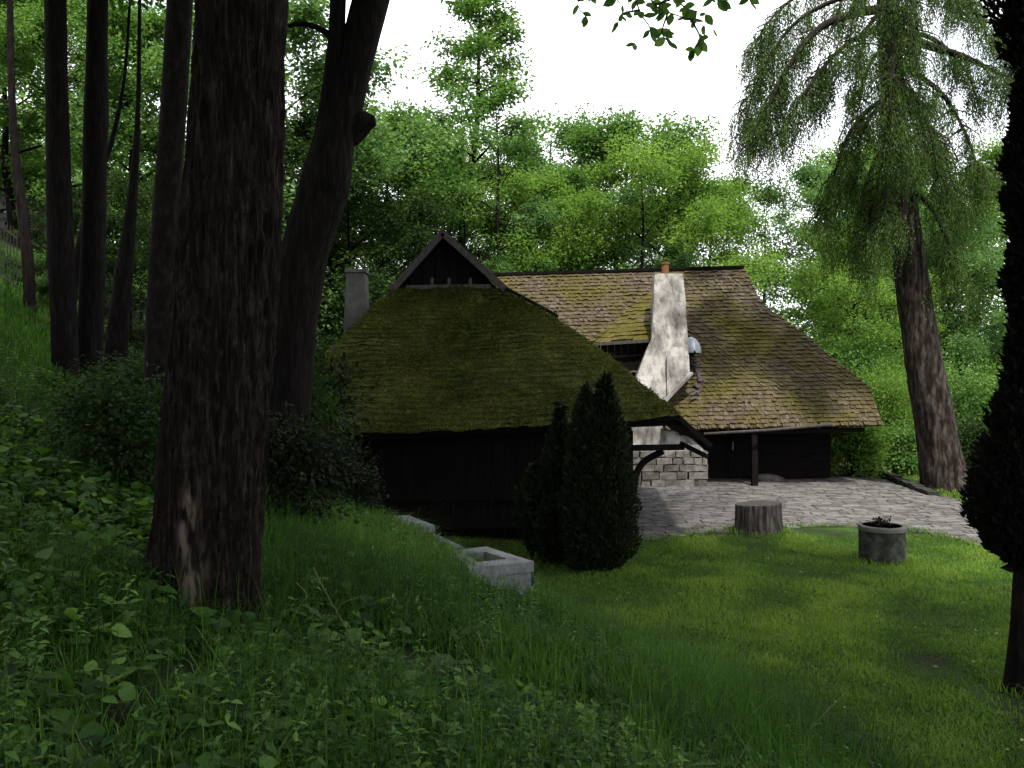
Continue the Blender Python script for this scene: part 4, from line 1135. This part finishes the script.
shrub('tall dark shrub behind the conifer trunk on its right side', 'farmid', 972, 30, 1.6, 3.6, GR_, 5)
shrub('shrub far back left of the conifer, over the pale path', 'farmid', 905, 40, 2.4, 4.2, GR_, 6)
shrub('wide green shrub over the lower right corner of the back roof', 'farmid', 850, 36, 2.6, 5.0, GR_, 7)
shrub('shrub at the far end of the pale path by the dark clipped tree', 'farmid', 1005, 40, 2.6, 3.8, GR_, 8)

# ------------------------------------------------------------------ hillside wall and fence at the far left
WYD = 36.0
xw0, xw1 = (-60 - 512) / F * WYD, (130 - 512) / F * WYD
mb = MB(); rg = np.random.default_rng(9)
for kz in range(7):
    x = xw0
    while x < xw1:
        ww = rg.uniform(.3, .7); zb = float(terrain(x, WYD)); mb.box((x, WYD + rg.uniform(0, .05), zb - .3 + kz * .4), (x + ww - .02, WYD + .4, zb + .08 + kz * .4), rg.uniform()); x += ww
tag(mb.build('stone_wall', M['stone']), 'pale stone wall on the hillside behind the left trunks', 'wall')
T = thing('iron_fence', 'dark iron railing at the far left edge of the slope', 'fence')
zr = float(terrain(-14.5, 25)); mb = MB(); x_a, x_b = (-25 - 512) / F * 24.5, (17 - 512) / F * 24.5
for zz_ in (.35, 1.75):
    mb.beam((x_a, 24.5, float(terrain(x_a, 24.5)) + zz_), (x_b, 24.5, float(terrain(x_b, 24.5)) + zz_), .03, .04)
mb.build('rail', M['iron'], T)
for k in range(14):
    x = x_a + (x_b - x_a) * k / 13; z = float(terrain(x, 24.5)); mb = MB(); mb.tube([(x, 24.5, z - .05), (x, 24.5, z + 1.9), (x, 24.5, z + 2.0)], [.014, .014, .003], 6); mb.build('bar', M['iron'], T)

# ------------------------------------------------------------------ overhanging twigs at the top
rg = np.random.default_rng(31)
T = thing('overhanging_branch', 'leafy branch hanging into the sky from above', 'branch', (.7, 5, 5.9))
loc = np.array([.7, 5, 5.9]); tm, lm = MB(), MB()
tw = [[(640, -60), (632, -20), (640, 12), (650, 30), (634, 44)], [(640, -20), (655, 5), (668, 12), (690, 20), (712, 30)], [(655, 5), (676, -2), (700, -6), (722, 2)], [(690, 18), (700, 38), (692, 52)], [(668, 12), (662, 32), (668, 42)],
      [(632, -20), (600, -14), (578, 2), (588, 20)], [(640, 10), (622, 14), (618, 24)], [(676, -2), (686, 8), (705, 14)], [(750, -40), (748, -14), (750, 2)], [(632, -18), (615, -6), (622, 6)]]
tm.tube([(-.2, -2.5, 1.6), (0, -1, .9), (0, 0, .55), at(640, -60, 5) - loc], [.06, .045, .03, .012], 8, sub=4)
for k, q in enumerate(tw):
    p3 = np.array([at(a, b, 5 + .15 * math.sin(k * 2.1)) for a, b in q]); sp, sr = spline(p3, np.linspace(.007, .002, len(p3)), 5)
    tm.tube([p - loc for p in sp], sr, 5, cap=False)
    for i in range(4, len(sp), 1):
        if rg.uniform() < .30 and i < len(sp) - 1: continue
        for s_ in range(rg.integers(1, 3)):
            c = sp[i] - loc; d = unit(np.array([rg.normal(0, .8), rg.normal(0, .5), -.55 + rg.normal(0, .35)])); nrm = unit(np.array([rg.normal(0, .5), -1, rg.normal(.3, .5)]))
            s1 = unit(np.cross(d, nrm)); ln = rg.uniform(.05, .092); wd = ln * .6
            prof_ = [(0, 0), (.18, .32), (.42, .5), (.7, .40), (.9, .16), (1, 0)]
            v = [c + d * ln * a + s1 * wd * b_ + nrm * .006 for a, b_ in prof_] + [c + d * ln * a - s1 * wd * b_ + nrm * .006 for a, b_ in prof_[1:-1]][::-1]
            lm.add(v, [np.arange(len(v))[None, :]], rg.uniform())
tm.build('twigs', M['twig'], T); lm.build('leaves', M['leaf_mid'], T)

# ------------------------------------------------------------------ grass and weeds
def blades(name, label, x, y, h, wd, mat, rg, lean=.5, z=None, rv=None):
    n = len(x); z = terrain(x, y) if z is None else z
    B = np.stack([x, y, z - .01], -1); a = rg.uniform(0, 2 * math.pi, n)
    S = np.stack([np.cos(a), np.sin(a), 0 * a], -1); Ld = np.stack([-np.sin(a), np.cos(a), 0 * a], -1) * (rg.normal(0, lean, n))[:, None]
    h = h[:, None]; wd = wd[:, None]
    up = np.array([0, 0, 1.0])
    m1 = B + up * h * .5 + Ld * h * .22; m2 = B + up * h * .85 + Ld * h * .62; tp_ = B + up * h * (1 - .12 * np.abs(Ld).sum(1, keepdims=True)) + Ld * h * 1.0
    V = np.stack([B - S * wd / 2, B + S * wd / 2, m1 + S * wd * .45, m1 - S * wd * .45, m2 + S * wd * .26, m2 - S * wd * .26, tp_], 1).reshape(-1, 3)
    b = (np.arange(n) * 7)[:, None]
    fq = np.concatenate([b + np.array([[0, 1, 2, 3]]), b + np.array([[3, 2, 4, 5]])]); ft = b + np.array([[5, 4, 6]])
    rv = rg.uniform(0, 1, n) if rv is None else rv
    o = MB().add(V, [fq, ft], np.repeat(rv, 7)).build(name, mat)
    return tag(o, label, 'grass', kind='stuff')
rg = np.random.default_rng(91)
HOUSE1 = [(-4.2, 16.35), (2.35, 16.35), (2.35, 24), (-4.2, 24)]
def vis_ok(x, y):  # roughly inside the view cone, with a margin for a step aside
    return (np.abs(x) < .62 * y + 2.0)
def near_trough(x, y): return np.hypot((x - .02) / .62, (y - 9.45) / .62) < 1
def toe(y): return np.interp(y, *TX)
# bank grass, tall
def bank(n, ylo, yhi, hlo, hhi, wlo, whi, dlo, dhi, seed, bare=-.35):
    rg = np.random.default_rng(seed); y = ylo + (yhi - ylo) * rg.uniform(0, 1, n); x = toe(y) - rg.uniform(dlo, dhi, n)
    p = np.stack([x, y, 0 * x], -1); dn = fbm(p, .9, 3, 61)
    k = vis_ok(x, y) & ~near_trough(x, y) & (dn + rg.normal(0, .12, n) > bare) & (np.hypot((x + 1.62) / .17, (y - 4.0) / 1.0) > rg.uniform(.4, 1.4, n)) & ~inside(HOUSE1, x, y)
    x, y, dn = x[k], y[k], dn[k]; hh = rg.uniform(hlo, hhi, len(x)) * (1 + .5 * fbm(p[k], .6, 2, 77))
    return x, y, hh, rg.uniform(wlo, whi, len(x)), np.clip(.5 + .45 * fbm(p[k], .7, 3, 66) + rg.normal(0, .18, len(x)), 0, 1), rg
parts = [bank(60000, 2.2, 6, .07, .24, .003, .008, -.5, 7, 1, -.12), bank(44000, 6, 12, .10, .28, .006, .012, -.35, 5, 2, -.2), bank(14000, 12, 17, .15, .34, .010, .018, -.3, 4, 3), bank(2600, 4.6, 9.5, .28, .50, .003, .006, -.3, 1.6, 8, -.5), bank(1500, 3, 9, .30, .55, .003, .005, 1.2, 5, 9, -.2)]
x, y, hh, ww, rv = [np.concatenate([p[i] for p in parts]) for i in range(5)]
blades('tall_grass', 'long uncut grass covering the bank', x, y, hh, ww, M['tallgrass'], np.random.default_rng(5), .85, rv=rv)
a = bank(60000, 7, 30, .12, .30, .016, .035, 3.5, 16, 4, -.5)
blades('slope_grass', 'grass on the wooded slope under the left trunks', a[0], a[1], a[2] * np.clip(a[1] / 15, .5, 1), a[3] * np.clip(a[1] / 24, .28, 1), M['tallgrass'], a[5], .5, rv=a[4])
# lawn
n = 190000; y = 6.3 + 10.5 * rg.uniform(0, 1, n) ** .9; x = toe(y) - .4 + rg.uniform(0, 1, n) * (.66 * y + 2 - toe(y))
p = np.stack([x, y, 0 * x], -1); dn = fbm(p, 1.1, 4, 15) - .15 * np.clip((10.2 - y) / 2.5, 0, 1) * np.clip((x - 1.2) / 1.5, 0, 1)
x0, y0 = gp(1024, 690)
bare = np.hypot(x - x0 + .1, (y - y0 + .3)) < .55
k = ~inside(PATIO, x, y) & vis_ok(x, y) & ~(bare & (rg.uniform(0, 1, n) > .15)) & (dn + rg.normal(0, .2, n) > -.75)
x, y, dn = x[k], y[k], dn[k]
hh = rg.uniform(.02, .075, len(x)) * (1.1 + .9 * dn); rv = np.clip(.5 + .9 * dn + rg.normal(0, .2, len(x)), 0, 1)
blades('lawn', 'short mown lawn grass', x, y, hh, rg.uniform(.006, .013, len(x)), M['grass'], rg, .9, rv=rv)
tx, ty = [], []
for (cx, cy_, r_, m_) in ((gp(882, 562)[0], gp(882, 562)[1], .40, 420), (gp(759, 533)[0], gp(759, 533)[1], .52, 420), (x0, y0, .24, 200)):
    a_ = rg.uniform(0, 6.28, m_); rr_ = r_ + np.abs(rg.normal(0, .05, m_)); tx.append(cx + rr_ * np.cos(a_)); ty.append(cy_ + rr_ * np.sin(a_) * .9)
for (p_, q_) in zip(PATIO[:8], PATIO[1:9]):
    m_ = int(np.hypot(q_[0] - p_[0], q_[1] - p_[1]) * 170); t_ = rg.uniform(0, 1, m_); nrm_ = np.abs(fbm(np.stack([p_[0] + (q_[0] - p_[0]) * t_, 0 * t_, 0 * t_], -1), 2.2, 2, 3)) * .45
    tx.append(p_[0] + (q_[0] - p_[0]) * t_ + rg.normal(0, .05, m_)); ty.append(p_[1] + (q_[1] - p_[1]) * t_ + nrm_ * rg.uniform(-.3, 1, m_))
tx, ty = np.concatenate(tx), np.concatenate(ty)
blades('edge_grass', 'longer grass tufts along the paving edge and round the stump and planter', tx, ty, rg.uniform(.05, .15, len(tx)), rg.uniform(.007, .014, len(tx)), M['grass'], rg, .8)
m_ = 160; fy = rg.uniform(6.5, 15, m_); fx = np.interp(fy, *TX) + rg.uniform(.2, 6, m_)
C = np.stack([fx, fy, terrain(fx, fy) + .05], -1); V, f = leaf_quads(C, rg.normal(0, 1, C.shape) * [1, 1, .2], rg.normal(0, .4, C.shape) + [0, 0, 1], rg.uniform(.025, .06, m_), rg.uniform(.015, .035, m_), .15)
tag(MB().add(V, f).build('fallen_leaves', M['straw']), 'pale fallen leaf bits scattered on the lawn', 'leaf litter', kind='stuff')
# grass behind the stone edging
n = 9000; y = rg.uniform(19, 31, n); x = rg.uniform(10.2, 18, n); k = ~inside(PATIO, x, y); x, y = x[k], y[k]
blades('far_lawn', 'grass round the conifer foot', x, y, rg.uniform(.05, .14, len(x)), rg.uniform(.02, .04, len(x)), M['grass'], rg, .8)
# weeds with broad leaves
def weeds(name, label, x, y, size, seed):
    rg = np.random.default_rng(seed); z = terrain(x, y); Cs, Ds, Ss, Rv = [], [], [], []
    for i in range(len(x)):
        m = rg.integers(4, 9); a = rg.uniform(0, 6.28, m); hgt = rg.uniform(.2, 1.5, m) * size[i]; rr = rg.uniform(.1, .8, m) * size[i]
        Cs.append(np.stack([x[i] + np.cos(a) * rr, y[i] + np.sin(a) * rr, z[i] + hgt], -1)); Ds.append(np.stack([np.cos(a), np.sin(a), rg.normal(-.1, .35, m)], -1)); Ss.append(size[i] * rg.uniform(.5, 1.15, m)); Rv.append(np.clip(rg.normal(.5, .25) + rg.normal(0, .1, m), 0, 1))
    C, D, S_, Rv = np.concatenate(Cs), unit(np.concatenate(Ds)), np.concatenate(Ss)[:, None], np.concatenate(Rv)
    N_ = unit(rg.normal(0, .35, C.shape) + [0, 0, 1]); S1 = unit(np.cross(D, N_)); U = np.cross(S1, D)
    pr_ = [(0, 0), (.12, .28), (.38, .44), (.7, .30), (1, 0)]
    L_ = [C + D * S_ * a + S1 * S_ * b_ + U * S_ * (.16 * b_ - .12 * a * a) for a, b_ in pr_]; Rr_ = [C + D * S_ * a - S1 * S_ * b_ + U * S_ * (.16 * b_ - .12 * a * a) for a, b_ in pr_[1:-1]]; Md = [C + D * S_ * a - U * S_ * .12 * a * a for a, _ in pr_[1:-1]]
    V = np.stack(L_ + Rr_ + Md, 1).reshape(-1, 3); b = (np.arange(len(C)) * 11)[:, None]
    q = np.concatenate([b + np.array([[1, 2, 9, 8]]), b + np.array([[2, 3, 10, 9]]), b + np.array([[8, 9, 6, 5]]), b + np.array([[9, 10, 7, 6]])])
    t3 = np.concatenate([b + np.array([[0, 1, 8]]), b + np.array([[0, 8, 5]]), b + np.array([[3, 4, 10]]), b + np.array([[10, 4, 7]])])
    return tag(MB().add(V, [q, t3], np.repeat(Rv, 11)).build(name, M['weed'], smooth=True), label, 'weeds', kind='stuff')
rg = np.random.default_rng(17)
n = 20000; y = 2.3 + 10 * rg.uniform(0, 1, n) ** 1.2; x = toe(y) - rg.uniform(.0, 7, n); p = np.stack([x, y, 0 * x], -1)
soilp = np.hypot((x + 1.62) / .15, (y - 4.0) / .9) < rg.uniform(.5, 1.3, n)
k = vis_ok(x, y) & ~near_trough(x, y) & ~soilp & (fbm(p, .8, 3, 19) + rg.normal(0, .12, n) + .25 * (x < -.8) > -.02); x, y = x[k], y[k]
weeds('weeds', 'low broad-leaved weeds among the bank grass', x, y, .020 + .078 * rg.uniform(0, 1, len(x)) ** 1.9 * np.where(x < -.3, 1.15, .8) + .0016 * y, 18)
def stemmed(name, label, x, y, hgt, seed):
    rg = np.random.default_rng(seed); z = terrain(x, y); Cs, Ds, Ss, Rv = [], [], [], []; tm = MB()
    for i in range(len(x)):
        top = np.array([rg.normal(0, .16), rg.normal(0, .16), 1.0]) * hgt[i]; b = np.array([x[i], y[i], z[i]]); m = rg.integers(5, 9); r_ = np.clip(rg.normal(.45, .22), 0, 1)
        s_ = np.array([[-1, 0, 0], [.5, .87, 0], [.5, -.87, 0]]) * .0022; tm.add(np.concatenate([b + s_, b + top + s_ * .4]), np.array([(0, 1, 4, 3), (1, 2, 5, 4), (2, 0, 3, 5)]), r_ * .5)
        for k in range(m):
            t_ = .25 + .75 * (k + .5) / m; a = k * 1.57 + rg.uniform(-.3, .3); ls = hgt[i] * rg.uniform(.16, .28) * (1.25 - .7 * t_)
            for sg in (1, -1):
                Cs.append(b + top * t_); Ds.append([sg * math.cos(a), sg * math.sin(a), rg.normal(-.1, .3)]); Ss.append(ls); Rv.append(np.clip(r_ + rg.normal(0, .1) + .25 * (t_ - .6), 0, 1))
    C, D, S_ = np.array(Cs), unit(np.array(Ds)), np.array(Ss)[:, None]; N_ = unit(rg.normal(0, .25, C.shape) + [0, 0, 1]); S1 = unit(np.cross(D, N_)); U = np.cross(S1, D)
    q = [C, C + (D * .35 + S1 * .24 + U * .06) * S_, C + (D * .7 + S1 * .14 - U * .02) * S_, C + (D - U * .18) * S_, C + (D * .7 - S1 * .14 - U * .02) * S_, C + (D * .35 - S1 * .24 + U * .06) * S_, C + D * .5 * S_]
    V = np.stack(q, 1).reshape(-1, 3); b = (np.arange(len(C)) * 7)[:, None]
    f = np.concatenate([b + np.array([[0, 1, 6]]), b + np.array([[0, 6, 5]]), b + np.array([[2, 3, 6]]), b + np.array([[6, 3, 4]]), b + np.array([[1, 2, 6]]), b + np.array([[6, 4, 5]])])
    tm.add(V, f, np.repeat(np.array(Rv), 7)); return tag(tm.build(name, M['weed']), label, 'weeds', kind='stuff')
rg = np.random.default_rng(23); n = 5200; y = 2.6 + 11 * rg.uniform(0, 1, n) ** 1.3; x = toe(y) - rg.uniform(.2, 7.5, n); p = np.stack([x, y, 0 * x], -1)
k = vis_ok(x, y) & ~near_trough(x, y) & (fbm(p, .7, 3, 29) + rg.normal(0, .1, n) > .0) & (np.hypot((x + 1.62) / .25, (y - 4.0) / 1.1) > 1) & (np.hypot(x + 2.0, y - 5.5) > .55); x, y = x[k], y[k]
stemmed('nettles', 'leafy upright weeds mixed into the bank grass', x, y, rg.uniform(.14, .36, len(x)), 24)
# single plants with big leaves by the huge trunk, and dry stalks
def broadleaf(px, py, Y, size, label, seed):
    x = (px - 512) / F * Y; z = float(terrain(x, Y)); rg = np.random.default_rng(seed); T = thing('broadleaf_plant', label, 'plant', (x, Y, z), 'big-leaved plants by the huge trunk'); sm, lm = MB(), MB()
    for k in range(10):
        a = k * 2.4 + rg.uniform(-.3, .3); h = size * rg.uniform(.8, 2.4); tip = np.array([math.cos(a) * size * .8, math.sin(a) * size * .8, h]); sm.tube([(0, 0, -.03), tip * [.4, .4, .7], tip], [.005, .004, .003], 5, sub=3)
        d = unit(np.array([math.cos(a), math.sin(a), rg.uniform(-.4, .1)])); s1 = unit(np.cross(d, [0, 0, 1.0])); u_ = np.cross(s1, d); s = size * rg.uniform(.8, 1.3)
        pr_ = [(-.12, .22), (0, .42), (.25, .52), (.55, .42), (.85, .18), (1, 0)]
        v = [tip + d * s * a_ + s1 * s * b_ + u_ * s * .14 * b_ for a_, b_ in pr_] + [tip + d * s * a_ - s1 * s * b_ + u_ * s * .14 * b_ for a_, b_ in pr_[:-1]][::-1]
        nL = len(pr_); md = [tip + d * s * a_ for a_, _ in pr_[:-1]]; v = v + md; nt2 = 2 * nL - 1
        fs3 = []; fq = []
        for i in range(nL - 2): fq += [(i, i + 1, nt2 + i + 1, nt2 + i), (nt2 + i, nt2 + i + 1, nt2 - 1 - i - 1, nt2 - 1 - i)]
        fs3 = [(nL - 2, nL - 1, nt2 + nL - 2), (nt2 + nL - 2, nL - 1, nL)]
        lm.add(v, [np.array(fq), np.array(fs3)], rg.uniform(.3, 1))
    sm.build('stems', M['weed'], T); lm.build('leaves', M['weed'], T, smooth=True)
broadleaf(150, 600, 4.9, .08, 'big-leaved plant just left of the huge trunk foot', 1)
broadleaf(245, 600, 4.9, .075, 'big-leaved plant at the right side of the huge trunk foot', 2)
broadleaf(135, 700, 3.9, .07, 'big-leaved plant below the huge trunk beside the bare soil', 3)
broadleaf(320, 635, 4.9, .07, 'big-leaved plant among dry stalks right of the huge trunk', 4)
ST = [[(313, 567), (330, 600), (352, 640), (348, 660)], [(334, 625), (340, 605), (357, 598)], [(288, 630), (300, 605), (307, 595), (296, 582)], [(478, 632), (484, 650), (480, 662)], [(356, 668), (366, 655), (375, 652)], [(335, 695), (343, 690), (346, 680)], [(75, 730), (82, 745), (95, 762)],
      [(470, 700), (480, 690), (495, 683)], [(800, 740), (818, 720), (846, 692)], [(868, 745), (868, 755), (874, 768)], [(630, 665), (636, 640), (628, 655)]]
LB = ['long S-shaped dry stalk right of the huge trunk', 'short arched dry stalk crossing the long S-shaped one', 'bent dry stalk closest to the huge trunk foot', 'dry stalk below the open concrete trough', 'small hooked dry stalk below the S-shaped one', 'tiny curved dry stalk on the bank', 'dry stalk in the lower left corner by the bare soil',
      'pale arched stalk in the middle of the bank', 'straight yellow straw at the front of the lawn', 'pale stalk at the lower edge of the lawn by the grey stone', 'dry stalk near the half sunk stone']
for q, lb in zip(ST, LB):
    Y = {8: 6.6, 9: 6.2}.get(ST.index(q), None)
    if Y is None:
        py = q[0][1] if q[0][1] > q[-1][1] else q[-1][1]; px = q[-1][0]; Y = 3.0
        for yy_ in np.linspace(2.6, 12, 400):
            if CAMZ + (384 - py) / F * yy_ < float(terrain((px - 512) / F * yy_, yy_)) + .06: Y = yy_; break
    p3 = np.array([at(a, b, Y - .12) for a, b in q]); sp, sr = spline(p3, np.full(len(p3), .0010 * max(Y, 3) / 4), 6)
    tag(MB().tube(sp, sr, 5).build('dry_stalk', M['straw']), lb, 'stalk', 'dry stalks in the grass')
